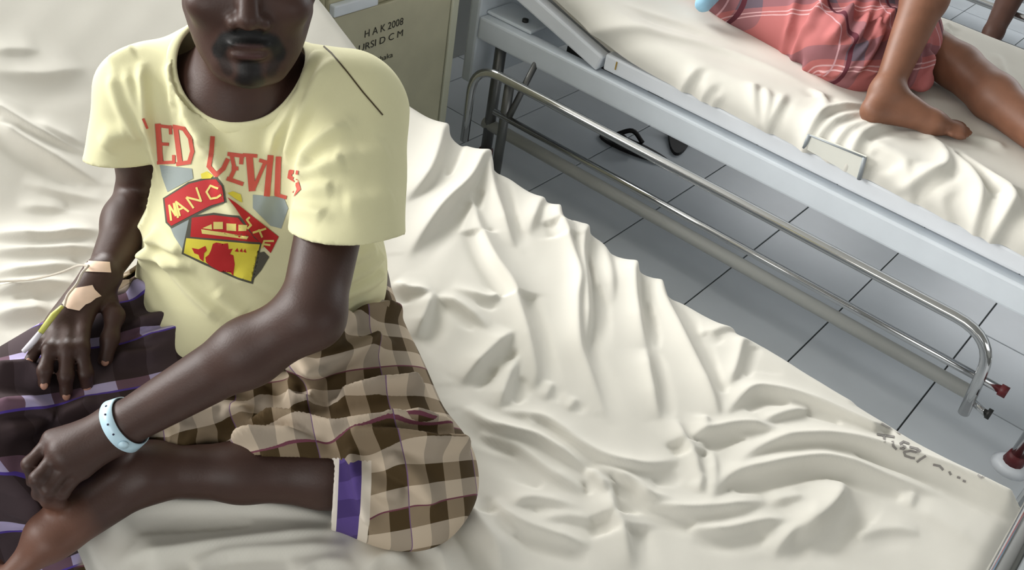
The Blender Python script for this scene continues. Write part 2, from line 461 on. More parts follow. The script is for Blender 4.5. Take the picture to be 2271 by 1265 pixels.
def make_sheet(name, parent, xa, xb, y0, y1, prof, drop, strokes, lumps, step=0.0036, rcor=0.045, g=(-0.55, -0.83), seed=1, fine=0.0012, foot_drop=0.12):
    """bed sheet: a fine grid draped over the mattress with hand-placed folds"""
    arc = rcor * math.pi / 2
    flat0, flat1 = xa + rcor, xb - rcor
    us = np.arange(flat0 - arc - drop, flat1 + arc + drop, step)
    vs = np.arange(y0 + rcor - arc - foot_drop, y1, step)
    U, Vv = np.meshgrid(us, vs, indexing='ij')
    def bend(s):           # s: arc length past the flat part -> (outward, down)
        a = np.clip(s, 0, arc) / rcor
        return rcor * np.sin(a), rcor * (1 - np.cos(a)) + np.maximum(s - arc, 0)
    o1, d1 = bend(U - flat1); o0, d0 = bend(flat0 - U)
    X = np.clip(U, flat0, flat1) + o1 - o0
    o2, d2 = bend(y0 + rcor - Vv)
    Y = np.maximum(Vv, y0 + rcor) - o2
    zp = prof(np.linspace(-1, 2.3, 700)); zp = np.convolve(np.pad(zp, 12, mode='edge'), np.ones(25) / 25, 'valid')
    Z = np.interp(Y, np.linspace(-1, 2.3, 700), zp) - np.maximum(np.maximum(d0, d1), d2)
    P = np.stack([X, Y, Z], -1)
    hgt = np.zeros(U.shape); amps = {}
    rs = np.random.RandomState(seed)
    for pts, amp, w in strokes:
        pp = smooth_path(pts, 6) if len(pts) > 2 else [A(p) for p in pts]
        m = len(pp) - 1; best = np.full(U.shape, 1e9); sd = np.zeros(U.shape); uu = np.zeros(U.shape)
        allp = A(pp); lo = allp.min(0) - 6 * w; hi = allp.max(0) + 6 * w
        i0, i1 = np.searchsorted(us, [lo[0], hi[0]]); j0, j1 = np.searchsorted(vs, [lo[1], hi[1]])
        if i1 <= i0 or j1 <= j0: continue
        S = (slice(i0, i1), slice(j0, j1)); gx, gy = U[S], Vv[S]
        bs = np.full(gx.shape, 1e9); ss = np.zeros(gx.shape); tu = np.zeros(gx.shape)
        for i in range(m):
            a, b = pp[i], pp[i + 1]; ab = b - a; L2 = ab @ ab + 1e-12
            t = np.clip(((gx - a[0]) * ab[0] + (gy - a[1]) * ab[1]) / L2, 0, 1)
            ex, ey = gx - a[0] - t * ab[0], gy - a[1] - t * ab[1]; d = np.hypot(ex, ey)
            c = d < bs
            bs = np.where(c, d, bs); ss = np.where(c, ex * g[0] + ey * g[1], ss); tu = np.where(c, (i + t) / m, tu)
        f0 = 1.0 if pp[0][0] > xb - .07 or pp[0][0] < xa + .05 else 0.0     # folds that run over the edge keep their height there
        f1 = 1.0 if pp[-1][0] > xb - .07 or pp[-1][0] < xa + .05 else 0.0
        end = np.clip(np.minimum(tu * 3.2 + f0, (1 - tu) * 3.2 + f1) + .05, 0, 1) ** .8
        lee = np.exp(-(bs / (w * .5)) ** 1.7); lit = np.exp(-(bs / (w * 1.55)) ** 1.25)
        r = 1.25 * amp * (np.where(ss > 0, lee, lit) - .22 * np.exp(-((bs - 1.9 * w) / (w * .9)) ** 2) * (ss > 0)) * end
        hgt[S] = np.where(np.abs(r) > np.abs(hgt[S]), r + 0.25 * hgt[S], hgt[S] + 0.25 * r)
    for _ in range(2):
        hp_ = np.pad(hgt, 1, mode='edge'); hgt = .5 * hgt + .125 * (hp_[:-2, 1:-1] + hp_[2:, 1:-1] + hp_[1:-1, :-2] + hp_[1:-1, 2:])
    for (cx, cyy, rad, amp) in lumps:
        hgt += amp * np.exp(-((U - cx) ** 2 + (Vv - cyy) ** 2) / rad ** 2)
    Xf = np.stack([U.ravel(), Vv.ravel(), np.zeros(U.size)], 1)
    hgt += (0.004 * hashnoise(Xf, 0.09, seed) + fine * hashnoise(Xf, 0.03, seed + 5)).reshape(U.shape)
    n = np.cross(np.gradient(P, axis=0), np.gradient(P, axis=1)); ln = np.linalg.norm(n, axis=-1, keepdims=True); n = np.where(ln > 1e-9, n / np.maximum(ln, 1e-9), A([0, 0, 1.0]))
    P = P + n * hgt[..., None]
    nu, nv = U.shape
    idx = np.arange(nu * nv).reshape(nu, nv)
    Q = np.stack([idx[:-1, :-1], idx[1:, :-1], idx[1:, 1:], idx[:-1, 1:]], -1).reshape(-1, 4)
    o = fast_mesh_obj(name, P.reshape(-1, 3), Q, M_SHEET, parent)
    bv = BVHTree.FromPolygons([Vector(p) for p in P.reshape(-1, 3)[:]], [tuple(q) for q in Q.tolist()])
    return o, bv

S1 = [  # (pixels of the fold in the picture, height, width)
 ([(990,255),(975,330),(950,395),(899,446)], .016,.020), ([(1078,338),(1045,405),(985,462),(907,560)], .018,.018),
 ([(1078,338),(1093,415),(1116,484),(1140,548)], .013,.013), ([(1044,427),(1063,503),(1093,575),(1135,640),(1154,695),(1173,759),(1188,828),(1182,862)], .015,.014),
 ([(1240,440),(1233,484),(1260,544),(1283,616),(1279,676),(1283,763),(1305,828),(1340,923)], .014,.013),
 ([(1300,478),(1292,560),(1300,640),(1303,714),(1292,785)], .013,.014),
 ([(1415,548),(1404,600),(1414,695),(1432,782)], .015,.015), ([(1430,775),(1442,843),(1461,930)], .012,.011),
 ([(1478,598),(1464,640),(1503,725),(1545,812),(1579,885),(1594,941)], .014,.015),
 ([(1210,420),(1190,470),(1170,520)], .009,.016), ([(1330,520),(1350,600),(1360,680)], .007,.02),
 ([(873,622),(907,642),(962,647)], .013,.011), ([(962,645),(945,695),(922,745)], .016,.014), ([(970,655),(1021,680),(1088,735)], .010,.011),
 ([(1142,735),(1085,790),(1022,850)], .017,.016), ([(1150,790),(1123,858),(1105,915)], .012,.013), ([(1002,638),(1085,664),(1110,648)], .008,.010),
 ([(1097,915),(1203,938),(1286,1000),(1362,1036),(1431,1042),(1512,1020)], .016,.015),
 ([(1030,905),(1093,955),(1184,982),(1252,1020),(1318,1058)], .017,.014),
 ([(1060,960),(1150,1000),(1230,1060),(1310,1100)], .010,.018),
 ([(1228,847),(1206,893)], .005,.008), ([(1280,885),(1258,917)], .005,.008), ([(1160,930),(1190,960)], .006,.01),
 ([(1500,930),(1515,975),(1542,1025),(1555,1090)], .013,.011), ([(1567,925),(1560,962)], .011,.010),
 ([(1528,975),(1568,962),(1659,951),(1758,976)], .015,.013), ([(1603,928),(1650,882),(1694,870),(1793,893),(1934,955)], .014,.013),
 ([(1665,952),(1740,925),(1800,912)], .010,.011), ([(1610,1051),(1680,1004),(1758,982),(1864,982),(1969,1007),(2100,1050),(2230,1108)], .018,.016),
 ([(1560,1132),(1612,1066),(1687,1046),(1793,1028),(1864,1034),(1969,1067),(2080,1102)], .017,.014),
 ([(1430,1120),(1511,1138),(1617,1130),(1700,1114)], .013,.013), ([(1702,1120),(1793,1106)], .008,.012),
 ([(1525,1175),(1599,1182),(1687,1164),(1755,1158)], .011,.012), ([(1868,1070),(1856,1115),(1810,1164),(1758,1195)], .020,.020),
 ([(1804,1108),(1800,1150),(1751,1192),(1712,1232)], .010,.013),
 ([(1296,1048),(1321,1072),(1348,1106)], .015,.011), ([(1307,1033),(1367,1063),(1406,1083),(1441,1110),(1511,1116)], .014,.012),
 ([(1352,1078),(1356,1139),(1381,1192),(1398,1265)], .015,.015), ([(1582,998),(1585,1065),(1576,1110)], .009,.011), ([(1560,1050),(1548,1100)], .009,.009),
 ([(1645,765),(1631,819),(1614,860)], .009,.012), ([(1580,740),(1630,722)], .006,.012), ([(1700,770),(1790,830),(1880,890)], .004,.03),
 ([(252,1150),(300,1124),(417,1118),(600,1135),(771,1158)], .014,.016), ([(343,1230),(470,1213),(628,1197),(780,1180)], .012,.012),
 ([(425,1268),(501,1232),(681,1224),(770,1215)], .010,.014), ([(650,1290),(700,1258),(780,1248)], .008,.012), ([(810,1266),(850,1238),(910,1236)], .008,.012),
 ([(900,1178),(956,1213),(995,1268)], .012,.012), ([(1046,1095),(1053,1150),(1093,1211),(1116,1268)], .014,.014),
 ([(1093,1106),(1136,1156),(1236,1195),(1310,1213)], .011,.012), ([(1125,1127),(1183,1110),(1300,1134)], .008,.012), ([(1180,1160),(1260,1150),(1330,1165)], .006,.012),
 ([(-30,235),(0,247),(83,297),(190,347)], .012,.008), ([(60,270),(188,328)], .008,.011), ([(-20,268),(55,321),(221,412)], .014,.013),
 ([(-20,524),(110,531),(220,512)], .015,.014), ([(-20,560),(111,560),(220,550)], .012,.012), ([(-20,610),(80,600),(180,585)], .010,.012), ([(-20,650),(66,636),(168,622)], .012,.012), ([(-20,700),(60,690),(110,680)], .010,.014),
 ([(-20,158),(100,166),(190,150)], .006,.02), ([(-20,112),(90,112)], .005,.016), ([(50,405),(120,430),(230,450)], .005,.012), ([(40,460),(150,470)], .005,.014),
 ([(2010,1120),(2090,1160),(2200,1230)], .004,.03), ([(1880,1200),(1960,1175),(2040,1180)], .004,.012), ([(2030,1090),(2015,1130)], .005,.010),
]
S2 = [
 ([(1933,231),(1834,250),(1783,299)], .014,.014), ([(1922,246),(1847,274),(1810,294)], .011,.012), ([(2001,265),(1920,295),(1888,335)], .012,.014), ([(1960,262),(1880,290),(1840,320)], .009,.012),
 ([(2035,282),(2090,335),(2093,374),(2027,388)], .014,.016), ([(2052,291),(2138,368),(2176,427),(2181,483),(2166,515)], .016,.016),
 ([(2112,325),(2198,398),(2247,440),(2219,492),(2172,530)], .016,.016), ([(2230,330),(2200,320),(2150,300)], .008,.016),
 ([(1672,192),(1683,225),(1693,240)], .008,.009), ([(1700,195),(1708,222),(1702,246)], .008,.009), ([(1745,207),(1728,232),(1706,250)], .008,.009),
 ([(1796,195),(1830,228),(1812,266)], .010,.012), ([(1300,26),(1471,81),(1620,120),(1792,188)], .008,.02), ([(1380,10),(1520,60),(1640,100)], .006,.018),
 ([(1430,145),(1490,160),(1540,150)], .008,.012), ([(1460,170),(1520,188),(1570,175)], .009,.012), ([(1480,200),(1540,205),(1580,190)], .009,.012), ([(1560,255),(1600,250),(1640,235)], .010,.012),
 ([(2060,80),(2095,62),(2110,55)], .012,.014), ([(2085,75),(2110,68)], .010,.012), ([(2215,120),(2230,170)], .008,.014), ([(1960,330),(2010,360),(2040,420)], .008,.02), ([(2100,420),(2140,480),(2150,540)], .008,.02),
 ([(1850,350),(1880,340),(1920,350)], .007,.012),
]
def px2sheet(S, prof, xa, xb):
    out = []
    for pts, amp, w in S: out.append(([on_sheet(x, y, prof) for x, y in pts], amp, w))
    return out

B1 = dict(x0=.36, x1=1.41, y0=-.20, y1=1.98)
bed1 = empty('hospital_bed', (.885, .9, 0))
tag(bed1, 'hospital bed with raised backrest under the man in the yellow shirt', 'bed')
def bed_frame(root, x0, x1, y0, y1, zf, backrest_y, near_only=False):
    box('side_rail', (x0 - .02, y0, zf - .065), (x0 + .02, y1, zf), M_ENAMEL, root, .006)
    box('side_rail', (x1 - .02, y0, zf - .065), (x1 + .02, y1, zf), M_ENAMEL, root, .006)
    box('cross_member', (x0 + .02, y0, zf - .06), (x1 - .02, y0 + .05, zf - .005), M_ENAMEL, root, .006)
    box('cross_member', (x0 + .02, y1 - .05, zf - .06), (x1 - .02, y1, zf - .005), M_ENAMEL, root, .006)

def chrome_rail(root, x, ya, yb, zt, zm, zb, r=.0135):
    g = empty('guard_rail', (0, 0, 0)); g.parent = root
    g.location = -A(root.location) * 0
    pts = fillet([(x, ya, zb), (x, ya, zt), (x, yb, zt), (x, yb, zb)], .085, 8)
    tube('rail_hoop', pts, r, M_CHROME, root)
    tube('rail_lower_bar', [(x, ya, zm), (x, yb - .035, zm)], r * .8, M_CHROME, root)
    bpy.data.objects.remove(g)

# bed 1 frame
bed_frame(bed1, .42, 1.35, -.2, 2.0, .36, 1.3)
for (lx, ly) in ((.42, -.14), (1.35, -.14), (.42, 1.94), (1.35, 1.94)):
    tube('leg', [(lx, ly, .03), (lx, ly, .33)], .018, M_CHROME, bed1)
    tube('rubber_foot', [(lx, ly, 0), (lx, ly, .035)], .023, M_MAROON, bed1)
box('mattress_deck', (.40, -.16, .362), (1.37, 1.28, .385), M_ENAMEL2, bed1)
v, f = box_vf((0, 0, 0), (.97, .86, .022), .004)
ang = math.atan(.5)
v = [(.40 + a, 1.28 + b * math.cos(ang) - c * math.sin(ang), .40 + b * math.sin(ang) + c * math.cos(ang)) for a, b, c in v]
mesh_obj('backrest_deck', v, f, M_ENAMEL2, bed1, smooth=False)
chrome_rail(bed1, .285, .02, 1.35, .27, .18, .10)
chrome_rail(bed1, 1.475, .02, 1.35, .20, .12, .05)
# foot rail: chrome bar across the foot end
fb = fillet([(.30, -.235, .03), (.30, -.235, .60), (1.47, -.235, .60), (1.47, -.235, .03)], .06, 6)
# placed through the bar seen at the lower right corner
cornerp = atz(2243, 1228, .60)
fb = [A([p[0], cornerp[1], p[2]]) for p in fb]
tube('foot_rail', fb, .0165, M_CHROME, bed1, 14)
# mattress block under the sheet
def mattress(root, x0, x1, y0, y1, prof, th, name='mattress'):
    ys = np.linspace(y0, y1, 40); ring = []
    V, Fc = [], []
    for y in ys:
        z = float(prof(y)) - .012
        V += [(x0, y, z - th), (x1, y, z - th), (x1, y, z), (x0, y, z)]
    for i in range(len(ys) - 1):
        for k in range(4): Fc.append((i * 4 + k, i * 4 + (k + 1) % 4, i * 4 + 4 + (k + 1) % 4, i * 4 + 4 + k))
    Fc += [(3, 2, 1, 0), tuple(4 * (len(ys) - 1) + k for k in range(4))]
    return mesh_obj(name, V, Fc, mat('mattress_ticking', srgb(200, 196, 184), .8), root, smooth=False)
mattress(bed1, .395, 1.375, -.06, 1.96, lambda y: prof1(y) - .022, .085)
LUMPS1 = [(.80, .94, .17, -.030), (.60, 1.0, .16, -.018), (.74, .60, .10, -.012), (.50, .78, .08, -.012), (.885, -.3, .2, 0), (1.35, 1.05, .1, .004), (1.36, .82, .06, .010), (1.36, .66, .05, .008)]
sheet1, BV1 = make_sheet('bed_sheet', None, .36, 1.41, -.10, 2.0, prof1, .10, px2sheet(S1, prof1, 0, 0), LUMPS1, seed=3)
tag(sheet1, 'crumpled cream bed sheet under the man in the yellow shirt', 'bed sheet')

# bed 2
def full_bed(root, dx, with_backrest=True):
    X0, X1 = 2.10 + dx, 3.10 + dx
    box('side_rail', (X0 - .02, -.42, .385), (X0 + .025, 1.66, .45), M_ENAMEL, root, .006)
    box('side_rail', (X1 - .025, -.42, .385), (X1 + .02, 1.66, .45), M_ENAMEL, root, .006)
    box('cross_member', (X0 + .025, -.42, .39), (X1 - .025, -.37, .445), M_ENAMEL, root)
    box('cross_member', (X0 + .025, 1.20, .36), (X1 - .025, 1.26, .42), M_ENAMEL, root)
    box('head_end_plate', (X0 - .02, 1.662, .24), (X1 + .02, 1.70, .53), M_ENAMEL, root, .008)
    box('deck_rail', (X0 - .004, -.40, .463), (X0 + .03, 1.245, .508), M_ENAMEL2, root, .007)
    box('deck_rail', (X1 - .03, -.40, .463), (X1 + .004, 1.245, .508), M_ENAMEL2, root, .007)
    box('mattress_deck', (X0 + .03, -.40, .470), (X1 - .03, 1.245, .490), M_ENAMEL2, root)
    sl = (.541 - .461) / (1.536 - 1.257); a = math.atan(sl)
    for xx in (X0 - .008, X1 - .03):
        v, f = box_vf((0, 0, 0), (.038, .80, .045), .006)
        v = [(xx + p[0], 1.262 + p[1] * math.cos(a) - p[2] * math.sin(a), .452 + p[1] * math.sin(a) + p[2] * math.cos(a)) for p in v]
        mesh_obj('backrest_bar', v, f, M_ENAMEL2, root, smooth=False)
    v, f = box_vf((0, 0, 0), (.94, .80, .02), 0)
    v = [(X0 + .03 + p[0], 1.262 + p[1] * math.cos(a) - (p[2] + .02) * math.sin(a), .452 + p[1] * math.sin(a) + (p[2] + .02) * math.cos(a)) for p in v]
    mesh_obj('backrest_deck', v, f, M_ENAMEL2, root, smooth=False)
    box('head_bracket', (X0 + .01, 1.50, .452), (X0 + .12, 1.66, .462), M_ENAMEL, root)
    tube('bracket_bolt', [(X0 + .045, 1.55, .462), (X0 + .045, 1.55, .470)], .009, M_DARK, root)
    box('crank_box', (X0 + .20, 1.22, .28), (X0 + .36, 1.50, .37), M_DARK, root)
    tube('pale_band_tube', [(X0 + .02, 1.62, .12), (X0 + .02, .10, .12)], .018, mat('pale_grey_band', srgb(196, 196, 190), .45), root)  # solid tube standing in for a blurred pale band near the floor
    for (lx, ly) in ((X0 + .02, 1.60), (X1 - .02, 1.60), (X1 - .02, -.055)):
        tube('leg', [(lx, ly, .03), (lx, ly, .39)], .017, M_STEEL, root)
        tube('rubber_foot', [(lx, ly, 0), (lx, ly, .035)], .022, M_MAROON, root)
    tube('leg', [(X0 + .01, -.055, .035), (X0 + .01, -.055, .385)], .0165, M_CHROME, root)
    tube('rubber_foot', [(X0 + .01, -.055, .018), (X0 + .01, -.055, .045)], [.024, .019], M_MAROON, root)
    tube('foot_plate', [(X0 + .01, -.055, 0), (X0 + .01, -.055, .018)], [.045, .028], M_ENAMEL2, root, 16)
    box('rust_mark', (X0 - .0052, 1.205, .478), (X0 - .0035, 1.209, .500), mat('rust', srgb(170, 140, 70), .8), root, 0)
    # lowered guard rail
    xr = X0 - .11
    pts = fillet([(xr, 1.585, .12), (xr, 1.585, .365), (xr, .100, .365), (xr, .083, .155)], .095, 8)
    tube('guard_rail_hoop', pts, .0125, M_CHROME, root, 14)
    tube('guard_rail_bar', [(xr + .01, 1.50, .250), (xr + .01, .045, .250)], .0095, M_CHROME, root)
    tube('guard_rail_upright', [(xr + .02, 1.47, .35), (xr + .02, 1.47, .06)], .014, M_STEEL, root)
    tube('rail_stop', [(xr + .01, .047, .250), (xr + .01, .030, .250)], .0135, M_MAROON, root)
    tube('rail_pivot', [(xr + .012, .078, .185), (xr + .012, .042, .175)], [.008, .008], M_CHROME, root)
    tube('rail_stop', [(xr + .012, .044, .178), (xr + .012, .034, .178)], .0125, M_DARK, root)
    for yy in (1.45,):
        tube('rail_arm', [(xr + .01, yy, .250), (X0 - .01, yy, .40)], .009, M_STEEL, root)
bed2 = empty('hospital_bed', (2.6, .7, 0))
tag(bed2, 'pale blue hospital bed with lowered chrome guard rail beside the grey tiles', 'bed')
full_bed(bed2, 0)
mattress(bed2, 2.13, 3.07, -.36, 1.98, lambda y: prof2(y) - .012, .075)
LUMPS2 = [(2.34, .55, .09, -.010), (2.62, 1.05, .2, -.02), (2.6, .35, .08, -.008)]
sheet2, BV2 = make_sheet('bed_sheet', None, 2.095, 3.12, -.40, 2.0, prof2, .012, px2sheet(S2, prof2, 0, 0), LUMPS2, seed=8, step=.006, rcor=.055)
tag(sheet2, 'cream fitted sheet on the bed where the man in the pink checked sarong sits', 'bed sheet')
# mattress retaining bracket on the near side of bed 2
XR = 2.083
pa, pb, pc, pd = atx(1783, 328, XR), atx(1795, 300, XR), atx(1918, 350, XR), atx(1905, 398, XR)
br = empty('mattress_retainer', tuple(atx(1850, 360, XR))); br.parent = bed2
br.location = A(br.location) - A(bed2.location)
bo = A([2.083, 0, 0])
tube('retainer_wire', [pa, pb], .005, mat('bracket_grey', srgb(150, 156, 160), .4), br)
tube('retainer_wire', [pd, pc], .005, MATS['bracket_grey'], br)
tube('retainer_wire', [pb, pc], .0022, MATS['bracket_grey'], br)
n_ = A([-.004, 0, 0])
mesh_obj('retainer_plate', [pa - n_ * 3, pd - n_ * 3, pc - n_ * 3, pb - n_ * 3, pa + n_ * 0, pd + n_ * 0, pc + n_ * 0, pb + n_ * 0],
         [(0, 1, 2, 3), (7, 6, 5, 4), (0, 4, 5, 1), (1, 5, 6, 2), (2, 6, 7, 3), (3, 7, 4, 0)], mat('plate_white', srgb(232, 232, 222), .6), br, smooth=False)

# bed 3
bed3 = empty('hospital_bed', (4.65, .7, 0))
tag(bed3, 'hospital bed in the background, its chrome rail just in view at the upper right corner', 'bed')
full_bed(bed3, 2.03)
mattress(bed3, 4.16, 5.10, -.36, 1.98, lambda y: prof2(y) - .012, .075)
sheet3, _ = make_sheet('bed_sheet', None, 4.115, 5.15, -.40, 2.0, prof2, .055, [], [], seed=11, step=.02, rcor=.06)
tag(sheet3, 'cream sheet on the background bed beyond the pink sarong', 'bed sheet')

# ------------------------------------------------------------------ bedside locker
lk = empty('bedside_locker', (1.71, 1.84, 0))
tag(lk, 'beige metal bedside locker with stencilled black lettering', 'locker')
LY = 1.62
box('body', (1.475, LY + .012, .04), (1.93, 2.06, .86), M_LOCKER, lk, .006)
box('door', (1.482, LY, .06), (1.905, LY + .012, .60), M_LOCKER, lk, .004)
box('door_edge', (1.908, LY - .004, .03), (1.934, LY + .012, .86), mat('locker_edge', srgb(200, 200, 178), .45), lk, .004)
dr = box('drawer', (1.482, LY - .002, .618), (1.905, LY + .012, .76), M_LOCKER, lk, .004)
box('pull_lip', (1.482, LY - .020, .612), (1.62, LY - .002, .640), M_ENAMEL, dr, .004)
box('top', (1.465, LY - .01, .86), (1.94, 2.07, .885), M_LOCKER, lk, .006)
for lx in (1.50, 1.905):
    for ly in (1.66, 2.03): tube('foot', [(lx, ly, 0), (lx, ly, .045)], .015, M_DARK, lk)
def text_vf(s, size=1.0, shear=0.0):
    c = bpy.data.curves.new('t', 'FONT'); c.body = s; c.size = size; c.resolution_u = 3; c.shear = shear
    o = bpy.data.objects.new('t', c); COL.objects.link(o)
    dg = bpy.context.evaluated_depsgraph_get(); me = o.evaluated_get(dg).to_mesh()
    v = A([tuple(q.co) for q in me.vertices]); f = [tuple(p.vertices) for p in me.polygons]
    o.evaluated_get(dg).to_mesh_clear(); bpy.data.objects.remove(o); bpy.data.curves.remove(c)
    return v, f
def plate_text(s, name, x0, x1, z0, z1, zslope, y, parent):
    v, f = text_vf(s)
    a0, a1 = v[:, 0].min(), v[:, 0].max(); b0, b1 = v[:, 1].min(), v[:, 1].max()
    x = x0 + (v[:, 0] - a0) / (a1 - a0) * (x1 - x0)
    z = z0 + (v[:, 1] - b0) / (b1 - b0) * (z1 - z0) + (x - x0) * zslope
    V = np.stack([x, np.full(len(x), y), z], 1)
    return mesh_obj(name, V, f, M_BLACKINK, parent, smooth=False)
plate_text('H A K 2008', 'lettering', 1.600, 1.730, .526, .545, .02, LY - .0012, lk)
plate_text('URSI D C M', 'lettering', 1.583, 1.732, .493, .511, .03, LY - .0012, lk)
plate_text('Dhaka', 'lettering', 1.640, 1.702, .448, .462, 0, LY - .0012, lk)

# ------------------------------------------------------------------ sandals on the floor under bed 2
def sandal(loc, rot, label):
    e = empty('sandal', loc); tag(e, label, 'sandal', 'sandals on the tiles under the bed')
    V, Fc = [], []
    n = 24; prof = []
    for k in range(n):
        a = 2 * math.pi * k / n; y = .125 * math.sin(a); x = (.038 + .008 * math.sin(a)) * math.cos(a)
        prof.append((x, y))
    R = Matrix.Rotation(rot, 3, 'Z')
    def tr(p): q = R @ Vector(p); return A(loc) + A(q)
    V = [tr((x, y, 0)) for x, y in prof] + [tr((x, y, .011)) for x, y in prof]
    Fc = [tuple(range(n - 1, -1, -1)), tuple(range(n, 2 * n))] + [(k, (k + 1) % n, n + (k + 1) % n, n + k) for k in range(n)]
    mesh_obj('sole', V, Fc, M_SOLE, e, smooth=False)
    for s in (-1, 1):
        pts = [tr(p) for p in smooth_path([(s * .042, -.01, .012), (s * .030, .03, .045), (0, .075, .022)], 6)]
        tube('strap', pts, .008, M_SOLE, e, 8)
    return e
sp = atz(1405, 332, 0); sandal((sp[0], sp[1], 0), .15, 'dark sandal on the floor tiles under the chrome rail, nearer one')
sp = atz(1500, 310, 0); sandal((sp[0] + .02, sp[1], 0), -1.1, 'dark strapped sandal half hidden by the bed frame, farther one')
# ================================================================== the man on the near bed
FD = _n((-0.70, -0.714, 0)); LF = _n((0.714, -0.70, 0)); ZU = A([0, 0, 1.0])   # his forward, his left, up
def PZ(x, y, z): return atz(x, y, z)
man = empty('person', (.80, .96, .50))
tag(man, 'man in a pale yellow printed shirt and brown checked sarong sitting on the near bed', 'person')

PEL = A([.80, .965, .585])
SH_R, EL_R, WR_R = atd(305, 210, 1.325), atd(322, 432, 1.475), PZ(226, 612, .708)
SH_L, EL_L, WR_L = atd(785, 250, 1.31), atd(690, 700, 1.165), PZ(262, 950, .652)
HIP_R, HIP_L = PEL - LF * .085, PEL + LF * .085
KN_R = atz(-60, 962, .585); AN_R = A([.300, .935, .22])
KN_L = atz(900, 1050, .572); AN_L = atz(335, 1046, .572)
BALL_L = atz(120, 1190, .535); TOE_L = atz(10, 1290, .50)
NECKB = A([.760, .985, .925])

# head frame: origin between the eyes
EYE = atd(550, -50, 1.140)
_hd = CP[:2] - EYE[:2]; _hd = _hd / np.linalg.norm(_hd)
_tilt = math.radians(-12)
HF = A([_hd[0] * math.cos(_tilt), _hd[1] * math.cos(_tilt), -math.sin(_tilt)])
HL = np.cross(ZU, HF) * -1.0; HL = _n(np.cross(HF, ZU) * -1.0)
HL = _n(np.cross(ZU, HF)); HL = HL if HL @ LF > 0 else -HL
_rl = math.radians(-2)
HUp = _n(np.cross(HF, HL)); HUp = HUp if HUp[2] > 0 else -HUp
HAX = np.stack([HL, HF, HUp])
def HP(x, y, z): return EYE + HL * x + HF * y + HUp * z

def finger(pts, r0, r1, k=.006):
    out = []
    n = len(pts) - 1
    for i in range(n):
        a = r0 + (r1 - r0) * i / n; b = r0 + (r1 - r0) * (i + 1) / n
        out.append(rc(pts[i], pts[i + 1], a, b, k))
    for i in range(1, n): out.append(el(pts[i], [r0 * 1.06 * (1 - .12 * i)] * 3, .005))
    return out

THR = [rc(HIP_R - ZU * .012, KN_R, .098, .074, .05)]
def on_thigh(x, y, h):
    p = trace(THR, x, y)
    return p + _n(CP - p) * h if p is not None else None
body = []
# --- trunk
body += [rc(PEL - LF * .05, PEL + LF * .05, .105, .105, .05), rc(PEL, A([.79, .985, .74]), .11, .105, .06, n=FD, q=.8),
         rc(A([.79, .985, .74]), A([.765, .975, .86]), .112, .125, .06, n=FD, q=.78), rc(SH_R * .8 + NECKB * .2 - ZU * .01, SH_L * .8 + NECKB * .2 - ZU * .01, .052, .052, .05)]
# --- neck and head
body += [rc(NECKB - ZU * .03, HP(0, -.085, -.055), .066, .056, .035), rc(HP(.02, -.055, -.10), NECKB + FD * .055 + ZU * .0 + LF * .02, .022, .018, .03), rc(HP(-.02, -.055, -.10), NECKB + FD * .055 - LF * .02, .022, .018, .03),
         rc(NECKB + FD * .05, A([.75, .96, .86]), .055, .07, .05)]
head = [el(HP(0, -.090, .040), (.0755, .094, .092), .03, HAX), el(HP(0, -.035, -.032), (.0655, .058, .086), .025, HAX),
        rc(HP(.056, -.080, -.050), HP(.024, -.012, -.104), .020, .019, .03), rc(HP(-.056, -.080, -.050), HP(-.024, -.012, -.104), .020, .019, .03),
        el(HP(0, .003, -.108), (.021, .019, .018), .018, HAX),
        el(HP(.047, -.010, -.033), (.022, .022, .018), .022, HAX), el(HP(-.047, -.010, -.033), (.022, .022, .018), .022, HAX),
        rc(HP(-.036, .006, .020), HP(.036, .006, .020), .011, .011, .016), el(HP(0, .0, .055), (.05, .03, .035), .03, HAX),
        rc(HP(0, .016, .004), HP(0, .034, -.040), .0085, .0125, .010), el(HP(.0150, .0235, -.0465), (.0095, .011, .0085), .008, HAX), el(HP(-.0150, .0235, -.0465), (.0095, .011, .0085), .008, HAX),
        el(HP(0, .008, -.072), (.030, .016, .018), .012, HAX), el(HP(0, .0215, -.0715), (.024, .0085, .0055), .004, HAX), el(HP(0, .0205, -.0835), (.021, .0085, .0065), .004, HAX)]
for s in (1, -1):
    head.append(el(HP(s * .032, .022, .002), (.016, .014, .011), .012, HAX, sub=True))
    head.append(el(HP(s * .032, .0015, .0005), (.0155, .0140, .0130), .005, HAX))
    head.append(rc(HP(s * .032 - .010, .0165, -.0005), HP(s * .032 + .010, .0165, -.0005), .0040, .0040, .002, sub=True))
    head.append(el(HP(s * .0775, -.088, -.012), (.007, .018, .030), .006, HAX))
    head.append(el(HP(s * .0105, .029, -.0535), (.0045, .005, .004), .004, HAX, sub=True))
head.append(rc(HP(-.020, .033, -.0775), HP(.020, .033, -.0775), .0022, .0022, .004, sub=True))
HEADP = head
body += head
# --- arms
body += [rc(SH_R, EL_R, .043, .036, .03), rc(EL_R, EL_R * .65 + WR_R * .35, .036, .037, .02), rc(EL_R * .65 + WR_R * .35, WR_R, .036, .0205, .02, n=ZU, q=.95)]
body += [rc(SH_L, EL_L, .045, .037, .03), rc(EL_L, EL_L * .68 + WR_L * .32, .037, .038, .02), rc(EL_L * .68 + WR_L * .32, WR_L, .038, .0265, .02)]
